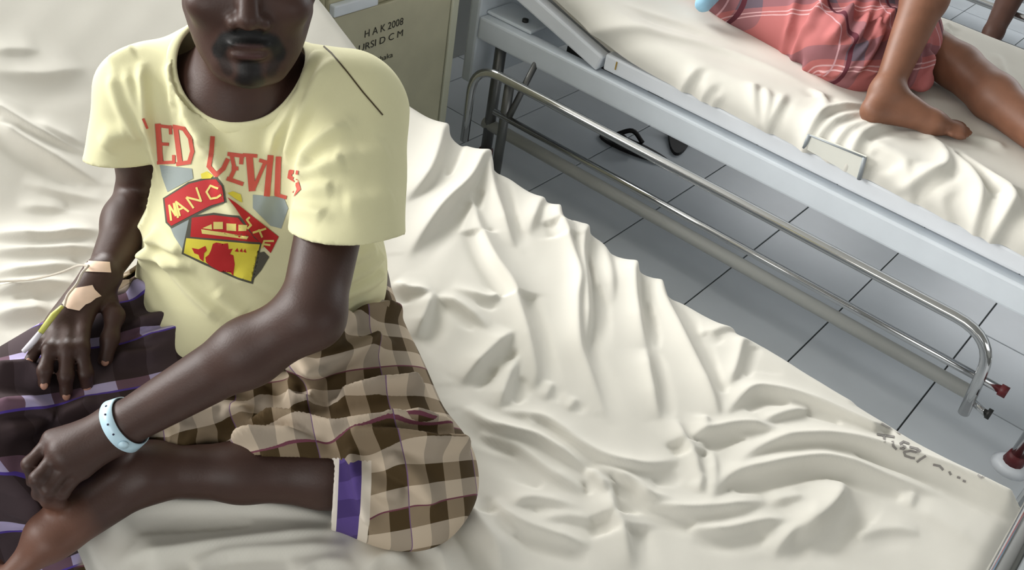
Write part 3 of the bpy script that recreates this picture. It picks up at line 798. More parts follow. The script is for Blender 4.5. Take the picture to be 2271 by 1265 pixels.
# --- right hand, spread on the thigh
hR = [on_thigh(x, y, h) for x, y, h in ((118, 722, .031), (134, 716, .036), (152, 706, .039), (188, 704, .040))]      # knuckles little..index
for q in hR: body.append(rc(WR_R, q, .018, .0112, .012))
body.append(rc(WR_R, (hR[1] + hR[2]) / 2, .020, .016, .013))
OT = on_thigh
FR = [[hR[0], OT(88, 762, .026), OT(66, 800, .015)],
      [hR[1], OT(112, 775, .034), OT(99, 822, .025), OT(98, 850, .016)],
      [hR[2], OT(148, 775, .037), OT(146, 835, .027), OT(147, 872, .017)],
      [hR[3], OT(180, 772, .037), OT(190, 828, .027), OT(193, 856, .018)]]
for fpts, r in zip(FR, (.0082, .0088, .0094, .0094)): body += finger(fpts, r * 1.08, r * .82)
TH_R = [OT(236, 655, .030), OT(254, 700, .030), OT(244, 752, .025), OT(234, 798, .017)]
body += finger(TH_R, .0125, .0088, .010)
# --- left hand, closed over the ankle
hL = [PZ(116, 974, .642), PZ(134, 998, .642), PZ(158, 1022, .634), PZ(184, 1042, .620)]                        # index..little
for q in hL: body.append(rc(WR_L, q, .022, .0125, .014))
body.append(rc(WR_L, (hL[1] + hL[2]) / 2, .025, .018, .015))
FL = [[hL[0], PZ(66, 1030, .628), PZ(76, 1066, .596), PZ(100, 1080, .566)],
      [hL[1], PZ(84, 1062, .626), PZ(88, 1094, .592), PZ(110, 1104, .566)],
      [hL[2], PZ(108, 1086, .614), PZ(108, 1112, .584), PZ(128, 1118, .562)],
      [hL[3], PZ(138, 1094, .604), PZ(132, 1116, .584), PZ(146, 1126, .566)]]
for fpts, r in zip(FL, (.0088, .0090, .0086, .0076)): body += finger(fpts, r * 1.06, r * .86, .004)
body += finger([WR_L * .6 + hL[0] * .4 - ZU * .012, PZ(150, 1000, .600), PZ(140, 1035, .575)], .0125, .009, .012)
# --- legs
body += [rc(HIP_L, KN_L, .080, .054, .04), rc(KN_L, KN_L * .68 + AN_L * .32, .045, .044, .02), rc(KN_L * .68 + AN_L * .32, KN_L * .35 + AN_L * .65, .044, .037, .02), rc(KN_L * .35 + AN_L * .65, AN_L, .037, .032, .02),
         rc(AN_L, AN_L + A([.005, .035, -.022]), .033, .028, .02), rc(AN_L, BALL_L, .034, .029, .02, n=ZU, q=.85), rc(AN_L + A([.005, .03, -.02]), BALL_L + A([0, .02, -.012]), .028, .024, .02), rc(BALL_L, TOE_L, .027, .014, .015, n=ZU, q=.7),
         el(AN_L + A([-.012, -.018, .012]), (.014, .014, .014), .012)]
for i, dy in enumerate((-.026, -.010, .004, .017, .029)):
    d = _n(TOE_L - BALL_L); sdv = _n(np.cross(d, ZU))
    b0 = TOE_L - sdv * dy; body.append(rc(b0, b0 + d * (.030 - .003 * i), .0105 - .001 * i, .008 - .0006 * i, .006))
body += [rc(HIP_R, KN_R, .080, .054, .04), rc(KN_R, KN_R * .65 + AN_R * .35, .050, .046, .02), rc(KN_R * .65 + AN_R * .35, AN_R, .046, .033, .02),
         rc(AN_R, AN_R + A([-.10, -.09, -.075]), .033, .026, .02), rc(AN_R + A([-.10, -.09, -.075]), AN_R + A([-.15, -.13, -.10]), .024, .016, .015), el(AN_R + A([.02, .02, -.05]), (.03, .03, .035), .02)]

V, Q = mesh_sdf(body, (.12, .40, .06), (1.02, 1.25, 1.30), .0032)
V = relax(V, Q, 1, .4)
skin = fast_mesh_obj('body', V, Q, SKIN, man)
def lin(c): return A(srgb(*c)[:3])
def near(X, pts, w):
    d = np.full(len(X), 1e9)
    for a, b in zip(pts[:-1], pts[1:]):
        ab = b - a; D = X - a; t = np.clip(D @ ab / (ab @ ab), 0, 1)
        d = np.minimum(d, np.sqrt(((D - t[:, None] * ab) ** 2).sum(1)))
    return np.clip((1.25 - d / w) * 1.9, 0, 1)[:, None]
C = np.tile(lin((66, 45, 38)), (len(V), 1))
C = C * (1 - near(V, [BALL_L, TOE_L, TOE_L + _n(TOE_L - BALL_L) * .05], .05)) + lin((104, 70, 56)) * near(V, [BALL_L, TOE_L, TOE_L + _n(TOE_L - BALL_L) * .05], .05)
hd = ((V - EYE) @ HUp > -.16) & (np.linalg.norm(V - HP(0, -.03, -.03), axis=1) < .2)
C[hd] = lin((68, 45, 37))
def paint(pts, w, col, amt):
    global C
    m = near(V, [HP(*p) for p in pts], w) * amt; C = C * (1 - m) + lin(col) * m
for s in (1, -1):
    paint([(0, .027, -.0600), (s * .014, .026, -.0615), (s * .029, .018, -.069), (s * .036, .008, -.084)], .0092, (9, 7, 7), 1.0)   # moustache
    paint([(s * .012, .014, .021), (s * .030, .016, .026), (s * .050, .006, .022)], .0055, (16, 12, 11), .9)                          # eyebrow
    paint([(s * .036, .012, -.082), (s * .026, .014, -.104)], .008, (22, 16, 14), .7)
paint([(0, .022, -.098), (0, .020, -.118), (0, .005, -.124)], .014, (10, 8, 8), .95)                                             # goatee
paint([(-.010, .02, -.118), (.010, .02, -.118)], .010, (20, 15, 14), .8)
paint([(-.016, .031, -.0715), (.016, .031, -.0715)], .0035, (62, 38, 36), .85)
paint([(-.016, .030, -.084), (.016, .030, -.084)], .0045, (72, 44, 42), .85)
color_attr(skin, 'col', C)
# eyes and hair
def ball(name, c, r, m, parent, ax=None, n=14):
    r = A([r, r, r]) if not hasattr(r, '__len__') else A(r); ax = np.eye(3) if ax is None else ax
    V_, F_ = [], []
    for i in range(n + 1):
        th = math.pi * i / n
        for j in range(2 * n):
            ph = math.pi * j / n
            V_.append(A(c) + (A([math.sin(th) * math.cos(ph), math.sin(th) * math.sin(ph), math.cos(th)]) * r) @ ax)
    for i in range(n):
        for j in range(2 * n):
            F_.append((i * 2 * n + j, (i + 1) * 2 * n + j, (i + 1) * 2 * n + (j + 1) % (2 * n), i * 2 * n + (j + 1) % (2 * n)))
    return mesh_obj(name, V_, F_, m, parent)
for s in (1, -1):
    e = ball('eye', HP(s * .032, .0015, .0), .0125, mat('eye_white', srgb(210, 202, 192), .25), man, HAX)
    ball('iris', HP(s * .032, .0120, -.0010), (.0052, .0032, .0052), mat('dark_iris', srgb(24, 15, 11), .15), e, HAX, 8)
hp = [el(HP(0, -.094, .044), (.0815, .098, .098), .01, HAX), rc(HP(0, -.15, -.01), HP(0, -.16, -.05), .06, .045, .03, n=HF, q=.6)]
def hair_cut(d, X):
    L_ = (X - EYE) @ HAX.T
    face = np.minimum(L_[:, 1] + .035 - np.clip((L_[:, 2] - .045) * .9, -.02, .09), .08 - (L_[:, 2] - .0) * 0 - .0)
    cut = np.maximum(-.035 - L_[:, 2], L_[:, 1] + .045 - np.clip((L_[:, 2] - .0) * .95, -.06, .085))
    ear = .035 - np.sqrt(((L_[:, [1, 2]] - A([-.085, -.015])) ** 2).sum(1)) if False else -1.0
    d = d + .0018 * hashnoise(X, .006, 4)
    return np.maximum(d, cut)
V, Q = mesh_sdf(hp, HP(0, -.09, .03) - .17, HP(0, -.09, .03) + .17, .004, hair_cut)
fast_mesh_obj('hair', V, Q, M_HAIR, man)
# nails
def nail(tip, prev, r, parent=man):
    d = _n(tip - prev); up = _n(-(tip - CP)); up = _n(up - d * (up @ d)); sd = np.cross(d, up)
    ball('fingernail', tip + up * r * .62 + d * r * .25, (r * .62, r * .82, r * .30), M_NAIL, parent, np.stack([sd, d, up]), 6)
for fp, r in zip(FR + [TH_R], (.0070, .0075, .008, .008, .0085)): nail(fp[-1], fp[-2], r)

# ------------------------------------------------------------------ shirt
HEM_C = PEL + FD * .03
sl_L = atd(768, 512, 1.225); sl_R = atd(262, 360, 1.365)
shirt = [rc(A([.760, .965, .850]) + LF * .022, A([.735, .935, .665]) + LF * .012, .136, .160, .06, n=FD, q=.76),
         rc(SH_R + LF * .02 + ZU * .008, NECKB - LF * .045 + ZU * .034, .052, .056, .05), rc(SH_L - LF * .015 + ZU * .012, NECKB + LF * .03 + ZU * .005, .062, .060, .05),
         rc(A([.735, .93, .66]) + LF * .008, A([.715, .91, .600]), .164, .172, .05, n=FD, q=.78),
         rc(NECKB + FD * .05 - ZU * .02, A([.70, .90, .80]), .075, .10, .06, n=FD, q=.8),
         rc(SH_L, sl_L - UP * .03, .068, .073, .045), rc(SH_R, sl_R - UP * .03, .052, .050, .045)]
WS = [([(314,150),(319,200),(327,260),(340,330),(352,400)], .008, .007), ([(378,140),(382,190),(388,240)], .006, .007), ([(395,165),(410,225),(440,285),(470,330)], .007, .008),
      ([(250,165),(275,249),(318,320)], .007, .009), ([(280,160),(300,230),(330,300)], .005, .007), ([(733,140),(690,220),(655,300),(640,360)], .008, .009), ([(700,120),(672,200),(640,260),(612,300),(598,350)], .007, .008),
      ([(770,275),(715,315),(680,350),(672,395)], .010, .010), ([(765,360),(715,380),(668,402)], .008, .010), ([(740,420),(700,425),(655,440)], .006, .010), ([(720,480),(690,470),(650,465)], .005, .009),
      ([(345,520),(375,545),(405,556)], .008, .008), ([(330,560),(370,575),(420,588)], .009, .009), ([(370,575),(420,640),(492,706)], .008, .010), ([(320,590),(345,560),(350,520)], .010, .012),
      ([(455,290),(480,330),(492,380),(500,430),(530,480),(565,535)], .010, .010), ([(400,250),(450,300),(470,350)], .006, .012), ([(600,420),(575,470),(560,530)], .006, .012),
      ([(845,560),(800,600),(740,630)], .010, .011), ([(850,600),(790,640),(720,665)], .010, .011), ([(830,545),(790,570),(750,580)], .007, .010), ([(520,600),(600,640),(680,690)], .006, .014), ([(480,640),(520,680),(540,700)], .006, .010),
      ([(230,330),(250,300),(290,290)], .006, .012), ([(205,170),(240,140),(300,110)], .005, .014), ([(860,330),(800,350),(740,350)], .005, .014), ([(870,430),(820,450),(760,450)], .004, .014)]
ws = []
for pts, a, w in WS: ws.append(([trace(shirt[:5] if (y > 535 or (x < 380 and y > 400)) else shirt, x, y) for x, y in pts], a * 1.35, w * 1.05))
WF = stroke_field(ws)
TH = .0065
sdL = _n(-UP + .10 * FW - .05 * RT); sdR = _n(-UP + .10 * FW - .12 * RT)
NK0 = HP(0, -.075, -.11); 
COLL = [trace(shirt, x, y) for x, y in ((408, 60), (425, 150), (460, 220), (525, 264), (600, 235), (650, 165), (688, 90))]
NKC = NECKB + ZU * .055 + FD * .035
NKA = _n(ZU * .80 + FD * .60)                     # axis of the neck opening
def shirt_cut(d, X):
    d = d + .0022 * hashnoise(X, .022, 2)
    sh = np.abs(d + TH / 2) - TH / 2
    # sleeve ends, hem, neck opening
    dt = np.minimum(pdist(shirt[0], X), pdist(shirt[3], X))
    uL = (X - sl_L) @ RT; uR = (X - sl_R) @ RT
    eL = (X - sl_L) @ sdL - .014 * (1 - (uL / .075) ** 2); nl = (pdist(shirt[5], X) < dt - .012) & (uL > -.074) & ((X - sl_L) @ LF > -.12)
    eR = (X - sl_R) @ sdR - .008 * (1 - (uR / .05) ** 2); nr = (pdist(shirt[6], X) < dt - .012) & ((X - sl_R) @ LF < .10)
    cut = np.where(nl, eL, -1.0); cut = np.maximum(cut, np.where(nr, eR, -1.0))
    fwd = (X - PEL) @ FD; lat = (X - PEL) @ LF
    zh = .638 - np.where(lat > 0, .62, .40) * np.clip(np.abs(lat) - .05, 0, .12) - .03 * smoothstep(.05, -.1, fwd)
    far = (~nl) & (~nr)
    cut = np.maximum(cut, np.where(far | True, zh - X[:, 2], -1.0))
    q = X - NKC; ax = q @ NKA; u = q @ LF; w = q @ _n(np.cross(NKA, LF))
    neck = np.sqrt((u / .083) ** 2 + (w / .088) ** 2) - 1
    cut = np.maximum(cut, np.where(ax > -.10, -neck * .083, -1.0))
    return np.maximum(sh, cut)
def grad(prims, X, e=.002):
    g_ = np.stack([field(prims, X + A(q) * e) - field(prims, X - A(q) * e) for q in np.eye(3)], 1)
    return g_ / (np.linalg.norm(g_, axis=1, keepdims=True) + 1e-9)
def folded(prims, V, Q, fn):
    V = relax(V, Q, 1, .5)
    N = grad(prims, V); out = np.zeros(len(V))
    order = np.lexsort((np.floor(V[:, 2] / .06), np.floor(V[:, 1] / .06), np.floor(V[:, 0] / .06)))
    for ch in np.array_split(order, max(1, len(V) // 400)): out[ch] = fn(V[ch])
    return V + N * out[:, None]
V, Q = mesh_sdf(shirt, (.40, .62, .53), (1.05, 1.30, 1.10), .003, shirt_cut, margin=.05)
V = folded(shirt, V, Q, WF)
M_SHIRT = mat('pale_yellow_jersey', srgb(224, 220, 178), .85, spec=.2, noise=.02, nscale=8, bump=.12, bscale=900, sheen=.1)
shirt_o = fast_mesh_obj('shirt', V, Q, M_SHIRT, man)
tag(shirt_o, 'pale yellow short sleeved shirt with red lettering and a football crest print')
BVS = BVHTree.FromPolygons([Vector(p) for p in V], [tuple(q) for q in Q.tolist()])

# neckband
cpts = []; NW = _n(np.cross(NKA, LF))
for k in range(72):
    a = 2 * math.pi * k / 72
    base_ = NKC + LF * .084 * math.cos(a) + NW * .089 * math.sin(a)
    for t in np.linspace(.12, -.16, 141):
        p = base_ + NKA * t
        if field(shirt, p[None])[0] < -.001: cpts.append(p); break
cpts = [A(p) for p in cpts]
cp2 = [(cpts[i - 2] + cpts[i - 1] + cpts[i] + cpts[(i + 1) % len(cpts)] + cpts[(i + 2) % len(cpts)]) / 5 for i in range(len(cpts))]
v_, f_ = [], []
for i, p in enumerate(cp2):
    t = _n(cp2[(i + 1) % len(cp2)] - cp2[i - 1]); n = grad(shirt, p[None])[0]; n = _n(n - t * (n @ t)); sd_ = np.cross(t, n)
    out_ = _n(p - NKC); sd_ = sd_ if sd_ @ out_ > 0 else -sd_
    for k in range(10):
        a = 2 * math.pi * k / 10; v_.append(p + sd_ * (.004 + .0085 * math.cos(a)) + n * .0038 * math.sin(a))
m_ = len(cp2)
for i in range(m_):
    for k in range(10): f_.append((i * 10 + k, i * 10 + (k + 1) % 10, ((i + 1) % m_) * 10 + (k + 1) % 10, ((i + 1) % m_) * 10 + k))
mesh_obj('neckband', v_, f_, M_SHIRT, shirt_o)

# ------------------------------------------------------------------ sarong of the man
HEMP = KN_L * .75 + AN_L * .25; HEMN = _n(AN_L - KN_L)
LAP = atz(560, 870, .585)
HEMB = HEMP + HEMN * .015
sar = [rc(PEL - LF * .045 - ZU * .025, PEL + LF * .035 - ZU * .025, .112, .108, .05), rc(PEL + FD * .06 - ZU * .03, LAP + A([.03, .02, -.07]), .11, .05, .05), rc(atz(655, 890, .600), atz(735, 790, .655), .022, .030, .02), rc(atz(500, 885, .595), atz(600, 905, .59), .022, .02, .02),
       rc(HIP_L - ZU * .015 - LF * .01, KN_L, .094, .080, .05), rc(KN_L, HEMP + HEMN * .08 - ZU * .01, .080, .066, .04, n=ZU, q=.95), el(KN_L + A([.0, -.01, -.02]), (.082, .082, .07), .04),
       rc(HIP_R - ZU * .012, KN_R, .098, .074, .05), rc(KN_R, AN_R + ZU * .03, .072, .082, .04), rc((KN_R + LAP) / 2 + A([-.01, .0, -.01]), (KN_R + LAP) / 2 + A([-.09, -.03, -.25]), .060, .06, .05),
       rc(atz(385, 945, .568), atz(740, 966, .575), .036, .042, .05), rc((HIP_R + KN_R) / 2 + A([0, -.05, -.03]), LAP - ZU * .02, .06, .055, .05)]
SS = [([(840,640),(780,690),(700,730),(640,760)], .012, .010), ([(880,690),(800,715),(720,760),(660,790)], .012, .011), ([(900,720),(930,760),(945,800)], .008, .010),
      ([(940,775),(850,760),(760,790),(690,830)], .011, .012), ([(655,850),(700,780),(740,750)], .014, .012), ([(690,900),(700,840),(720,800)], .012, .010), ([(640,880),(660,900),(700,905)], .012, .010),
      ([(750,900),(835,875),(931,862),(1004,890)], .013, .010), ([(560,945),(640,948),(747,964),(857,947),(990,945)], .013, .009), ([(762,982),(857,976),(960,990),(1030,990)], .012, .009),
      ([(420,920),(500,905),(560,925)], .010, .010), ([(480,870),(520,852),(590,880)], .010, .010), ([(345,962),(420,970),(560,978),(700,985)], .012, .009), ([(390,925),(450,935),(540,930)], .008, .010),
      ([(278,733),(350,712),(435,695),(478,690)], .012, .010), ([(300,765),(378,742),(478,712)], .012, .010), ([(298,594),(349,628),(400,655),(452,685)], .014, .010), ([(290,640),(330,660),(400,690)], .010, .010),
      ([(250,800),(330,790),(430,740)], .008, .012), ([(-20,830),(60,820),(100,850)], .008, .012), ([(-20,900),(60,900),(130,930)], .008, .012), ([(-10,960),(60,945),(160,915),(220,895)], .008, .012), ([(10,1050),(40,1100),(60,1160)], .012, .015), ([(70,1010),(50,1060),(20,1130)], .010, .015),
      ([(800,1050),(850,1090),(900,1100)], .006, .012), ([(860,1010),(920,1060),(960,1120)], .006, .012), ([(780,1000),(800,1080),(830,1160)], .008, .010)]
ss = [([trace(sar, x, y) for x, y in pts], a * 2.5, w * 1.0) for pts, a, w in SS]
SF = stroke_field(ss)
TS = .007
DN = _n(-UP - HEMN * (-UP @ HEMN))
def sarong_cut(d, X):
    d = d + .003 * hashnoise(X, .03, 9)
    sh = np.abs(d + TS / 2) - TS / 2
    e = (X - HEMB) @ HEMN
    n1 = (np.abs((X - HEMB) @ np.cross(HEMN, ZU) - .0) < .125) & ((X - HEMB) @ HEMN < .22) & ((X - HEMB) @ HEMN > -.1)
    # hem plane only around the left shin, not over the lap
    side = (X - HEMB) @ _n(np.cross(ZU, HEMN))
    shinband = np.sqrt(np.maximum(((X - HEMB) ** 2).sum(1) - e ** 2, 0))
    cut = np.where(((X - HEMB) @ DN > -.026) & (e < .235), e, -1.0)
    low = .20 - X[:, 2]
    top = np.where((X - PEL) @ FD < .10, X[:, 2] - .640, -1.0)
    return np.maximum(np.maximum(sh, cut), np.maximum(low, top))
SGN = 1.0 if (-(HEMB - CP) * A([1, 1, 0])) @ _n(np.cross(ZU, HEMN)) > 0 else -1.0
V, Q = mesh_sdf(sar, (.10, .36, .16), (1.05, 1.25, .80), .0035, sarong_cut, margin=.05)
V = relax(V, Q, 2, .5); V0 = V; V = folded(sar, V, Q, SF)

def plaid_material(name, dark=False, cell=.034):
    m = bpy.data.materials.new(name); m.use_nodes = True; nt = m.node_tree; b = nt.nodes['Principled BSDF']
    b.inputs['Roughness'].default_value = .85; b.inputs['Specular IOR Level'].default_value = .2
    at = nt.nodes.new('ShaderNodeAttribute'); at.attribute_name = 'cloth'
    sep = nt.nodes.new('ShaderNodeSeparateXYZ'); nt.links.new(at.outputs['Vector'], sep.inputs[0])
    def M(op, a, b_=None):
        n = nt.nodes.new('ShaderNodeMath'); n.operation = op
        for i, q in enumerate((a, b_)):
            if q is None: continue
            if isinstance(q, (int, float)): n.inputs[i].default_value = q
            else: nt.links.new(q, n.inputs[i])
        return n.outputs[0]
    def mixc(f, a, c):
        n = nt.nodes.new('ShaderNodeMix'); n.data_type = 'RGBA'
        if isinstance(f, (int, float)): n.inputs[0].default_value = f
        else: nt.links.new(f, n.inputs[0])
        for i, q in ((6, a), (7, c)):
            if isinstance(q, tuple): n.inputs[i].default_value = q
            else: nt.links.new(q, n.inputs[i])
        return n.outputs[2]
    u, v, hem = sep.outputs[0], sep.outputs[1], sep.outputs[2]
    def stripe(s, period, duty, ph=0.0):
        return M('LESS_THAN', M('FRACT', M('ADD', M('DIVIDE', s, period), ph)), duty)
    nz = nt.nodes.new('ShaderNodeTexNoise'); nz.inputs['Scale'].default_value = 700
    return m, nt, b, u, v, hem, M, mixc, stripe
m, nt, b, u, v, hem, M_, mixc, stripe = plaid_material('brown_checked_cotton')
P_ = .048
su, sv = stripe(u, P_, .5), stripe(v, P_, .5)
warm = mixc(su, srgb(84, 67, 34), srgb(180, 160, 132))
weft = mixc(sv, srgb(50, 38, 30), srgb(198, 186, 172))
base = mixc(.5, warm, weft)
base = mixc(stripe(v, P_ * 2, .02, .008), base, srgb(110, 62, 76))
base = mixc(stripe(u, P_ * 2, .012, .006), base, srgb(112, 84, 120))
# dark panel over the other thigh with lilac stripes
v2 = M_('ADD', v, M_('MULTIPLY', u, -.18)); u2 = M_('ADD', u, M_('MULTIPLY', v, .18))
sd_ = stripe(v2, .064, .22, .1); sw_ = stripe(u2, .076, .5)
dk = mixc(sw_, srgb(56, 44, 46), srgb(70, 58, 62))
dk = mixc(sd_, dk, mixc(sw_, srgb(110, 84, 98), srgb(178, 168, 204)))
dk = mixc(stripe(v2, .064, .04, .12), dk, srgb(84, 64, 150))
zn = nt.nodes.new('ShaderNodeAttribute'); zn.attribute_name = 'zone'
base = mixc(zn.outputs['Fac'], base, dk)
# border at the hem: pale selvedge, then a violet band, then a pale stripe
base = mixc(M_('LESS_THAN', hem, .046), base, srgb(214, 204, 190))
base = mixc(M_('LESS_THAN', hem, .034), base, mixc(stripe(v, .045, .5), srgb(70, 54, 108), srgb(86, 68, 130)))
base = mixc(M_('LESS_THAN', hem, .007), base, srgb(222, 214, 204))
nt.links.new(base, b.inputs['Base Color'])
sarong = fast_mesh_obj('sarong', V, Q, m, man)
tag(sarong, 'brown and cream checked sarong with a violet border')
nn = _n(ZU * .75 + FD * .5 + LF * .12); e1 = _n(RT * .985 + UP * .17); e1 = _n(e1 - nn * (e1 @ nn)); e2 = np.cross(nn, e1)
kd = V - KN_L
uu = (V0 - PEL) @ e1 + .010 * hashnoise(V, .05, 21); vv = (V0 - PEL) @ e2 + .010 * hashnoise(V, .05, 22)
side = ((V - HEMB) @ _n(np.cross(ZU, HEMN))) * SGN
hemd = np.where(((V - HEMB) @ DN > -.030) & (np.linalg.norm(V - HEMB, axis=1) < .17), -((V - HEMB) @ HEMN), 1.0)
hemd = np.where(hemd < -.004, 1.0, hemd)
vec_attr(sarong, 'cloth', np.stack([uu, vv, hemd], 1))
za = sarong.data.attributes.new('zone', 'FLOAT', 'POINT')
lat = (V - PEL) @ LF; fw_ = (V - PEL) @ FD
zA, zB = atz(500, 690, .62), atz(335, 975, .58); zn_ = np.cross(zB - zA, ray(420, 830)); zn_ = _n(zn_); zn_ = zn_ if zn_ @ LF > 0 else -zn_
zd = (V - zA) @ zn_ + .008 * hashnoise(V, .04, 31)
za.data.foreach_set('value', ((1 - smoothstep(-.006, .006, zd)) * smoothstep(.125, .14, (V - PEL) @ FD + .010 * hashnoise(V, .04, 33))).astype(np.float32))
BVSA = BVHTree.FromPolygons([Vector(p) for p in V], [tuple(q) for q in Q.tolist()])
# ------------------------------------------------------------------ printed and drawn marks that lie on a surface
def surf_decal(name, polys, bvh, m, parent, off, maxedge=9.0, jump=.02):
    """flat print: pixel polygons laid on the surface they are seen on"""
    V_, F_ = [], []
    for poly in polys:
        bm = bmesh.new()
        vs_ = [bm.verts.new((x, y, 0)) for x, y in poly]
        try: bm.faces.new(vs_)
        except Exception: bm.free(); continue
        bmesh.ops.triangulate(bm, faces=bm.faces[:])
        for _ in range(5):
            long_ = [e for e in bm.edges if e.calc_length() > maxedge]
            if not long_: break
            bmesh.ops.subdivide_edges(bm, edges=long_, cuts=1, use_grid_fill=False)
            bmesh.ops.triangulate(bm, faces=bm.faces[:])
        bm.verts.index_update(); base = len(V_); ok = []
        for q in bm.verts:
            d = ray(q.co.x, q.co.y); d = d / np.linalg.norm(d)
            loc, nor, _, _ = bvh.ray_cast(Vector(CP), Vector(d))
            if loc is None: V_.append(A([0, 0, 0.])); ok.append(False); continue
            nor = A(nor); nor = nor if nor @ d < 0 else -nor
            V_.append(A(loc) + nor * off * .55 - d * off * .35); ok.append(True)
        for fc in bm.faces:
            i = [q.index for q in fc.verts]
            if not all(ok[k] for k in i): continue
            p = [V_[base + k] for k in i]
            if max(np.linalg.norm(p[0] - p[1]), np.linalg.norm(p[1] - p[2]), np.linalg.norm(p[0] - p[2])) > jump: continue
            F_.append(tuple(base + k for k in i))
        bm.free()
    used = sorted({k for f in F_ for k in f}); mp = {k: i for i, k in enumerate(used)}
    if not used: return None
    return mesh_obj(name, [V_[k] for k in used], [tuple(mp[k] for k in f) for f in F_], m, parent)
def seg_polys(pts, w):
    out = []
    for (x0, y0), (x1, y1) in zip(pts[:-1], pts[1:]):
        L_ = math.hypot(x1 - x0, y1 - y0) + 1e-9; ex, ey = (x1 - x0) / L_, (y1 - y0) / L_
        nx, ny = -ey * w / 2, ex * w / 2; ex *= w * .3; ey *= w * .3
        out.append([(x0 - ex + nx, y0 - ey + ny), (x1 + ex + nx, y1 + ey + ny), (x1 + ex - nx, y1 + ey - ny), (x0 - ex - nx, y0 - ey - ny)])
    return out
def segs(lst, w):
    out = []
    for p in lst: out += seg_polys(p, w)
    return out
PR = mat('print_red', srgb(204, 88, 72), .75); PR2 = mat('print_crimson', srgb(184, 30, 32), .7); PY = mat('print_yellow', srgb(226, 212, 70), .75)
PC = mat('print_cream', srgb(224, 208, 120), .75); PG = mat('print_grey', srgb(150, 160, 158), .8); PG2 = mat('print_pale_grey', srgb(196, 198, 194), .8); PK = mat('print_dark', srgb(82, 80, 68), .8)
def lay(nm, polys, m, o):
    for p in polys: surf_decal(nm, [p], BVS, m, shirt_o, o)
def lay1(nm, groups, m, o):
    for g_ in groups: surf_decal(nm, g_, BVS, m, shirt_o, o)
lay('print_skyline', [[(354,366),(426,374),(429,396),(411,405),(372,426),(359,390)], [(561,432),(630,438),(640,462),(624,507),(600,501),(561,462)], [(378,504),(423,486),(420,525),(408,558),(387,525)]], PG, .0008)
lay('print_outline', [[(362,440),(418,404),(456,394),(482,393),(496,412),(503,449),(470,461),(422,485),(381,507),(368,494)], [(421,480),(474,472),(530,479),(580,536),(576,557),(559,566),(561,630),(528,620),(448,585),(403,563)], [(558,564),(585,558),(597,570),(579,600),(561,621)]], PK, .0010)
lay('print_ribbon', [[(366,441),(420,408),(456,399),(480,398),(492,414),(498,447),(468,456),(420,480),(381,501),(372,492)], [(504,438),(522,450),(618,525),(600,561),(561,522),(522,462)]], PR2, .0014)
lay('print_shield_top', [[(426,483),(474,477),(528,483),(564,528),(576,537),(423,525)]], PR2, .0013)
lay('print_shield_field', [[(414,528),(576,542),(573,555),(555,564),(557,624),(528,615),(450,580),(408,561)]], PY, .0013)
lay('print_ship', [[(447,508),(460,512),(552,524),(548,530),(449,518)], [(474,492),(495,492),(495,508),(474,508)], [(503,495),(525,496),(525,512),(503,511)], [(530,498),(548,500),(546,512),(530,512)], [(450,506),(470,497),(471,509)]], PC, .0018)
Z6 = lambda l: [(300 + x / 3.328, 270 + y / 3.328) for x, y in l]
lay('print_emblem_figure', [Z6([(560,950),(575,900),(600,890),(605,930),(640,935),(650,900),(685,895),(690,940),(720,935),(700,975),(665,998),(725,985),(735,1050),(725,1135),(705,1110),(700,1080),(650,1075),(630,1105),(560,1065),(525,1035),(520,1000),(545,980)]),
    Z6([(420,930),(470,940),(520,915),(530,950),(510,970),(505,1030),(480,1010),(470,980),(440,970)]), Z6([(735,955),(755,930),(765,960)]), Z6([(770,955),(788,932),(795,962)]), Z6([(798,958),(812,935),(822,965)])], PR2, .0018)
lay('print_ball', [[(446,386),(460,380),(474,390),(468,396),(448,397)], [(504,429),(516,425),(534,432),(537,450),(525,444)]], PY, .0014)
lay1('print_letter', [
    segs([[(350,278),(356,360)]], 13) + segs([[(346,278),(378,282)], [(354,319),(373,320)], [(350,361),(386,360)], [(378,280),(379,296)], [(386,360),(386,346)]], 7),
    segs([[(390,282),(400,360)]], 11) + segs([[(386,281),(408,285),(422,306),(427,336),(420,360),(394,364)]], 9),
    segs([[(471,306),(468,345),(464,369),(480,388),(495,374),(504,355)]], 10),
    segs([[(507,342),(539,346)], [(513,342),(520,375),(510,397)], [(505,397),(537,408)], [(516,374),(526,374)], [(536,346),(535,362)]], 9),
    segs([[(553,347),(559,420)]], 15) + segs([[(588,360),(563,418)], [(541,344),(568,346)], [(577,356),(595,361)]], 8),
    segs([[(600,348),(592,432)]], 13), segs([[(618,351),(615,430)]], 13) + segs([[(612,432),(634,438)]], 8),
    segs([[(659,383),(645,381),(643,393),(658,402),(663,419),(650,432)]], 9), segs([[(318,264),(326,284)]], 5)], PR, .0012)
lay1('print_ribbon_letter', [segs(g_, 4.5) for g_ in (
    [[(377,456),(381,488)], [(377,456),(391,478)], [(387,452),(391,478)], [(388,452),(396,482)]], [[(392,448),(400,478)], [(392,448),(419,469)], [(396,466),(408,461)]],
    [[(415,439),(430,461)], [(416,438),(447,446)], [(437,417),(447,446)]], [[(484,418),(468,412),(459,426),(468,441),(483,438),(490,433)]],
    [[(553,483),(547,488),(556,500),(549,507)]], [[(561,516),(588,507)], [(573,510),(580,525)]], [[(585,534),(606,534)], [(585,534),(580,548)], [(583,541),(598,543)]])], PC, .0019)
# shoulder seams
M_SEAM = mat('dark_seam_thread', srgb(70, 58, 34), .8)
surf_decal('shoulder_seam', segs([[(690,70),(712,98),(735,118),(770,160),(805,205),(848,255)]], 3.2), BVS, M_SEAM, shirt_o, .0010)
surf_decal('shoulder_seam', segs([[(300,70),(350,50),(408,30)]], 2.2), BVS, mat('pale_seam', srgb(176, 168, 120), .8), shirt_o, .0008)

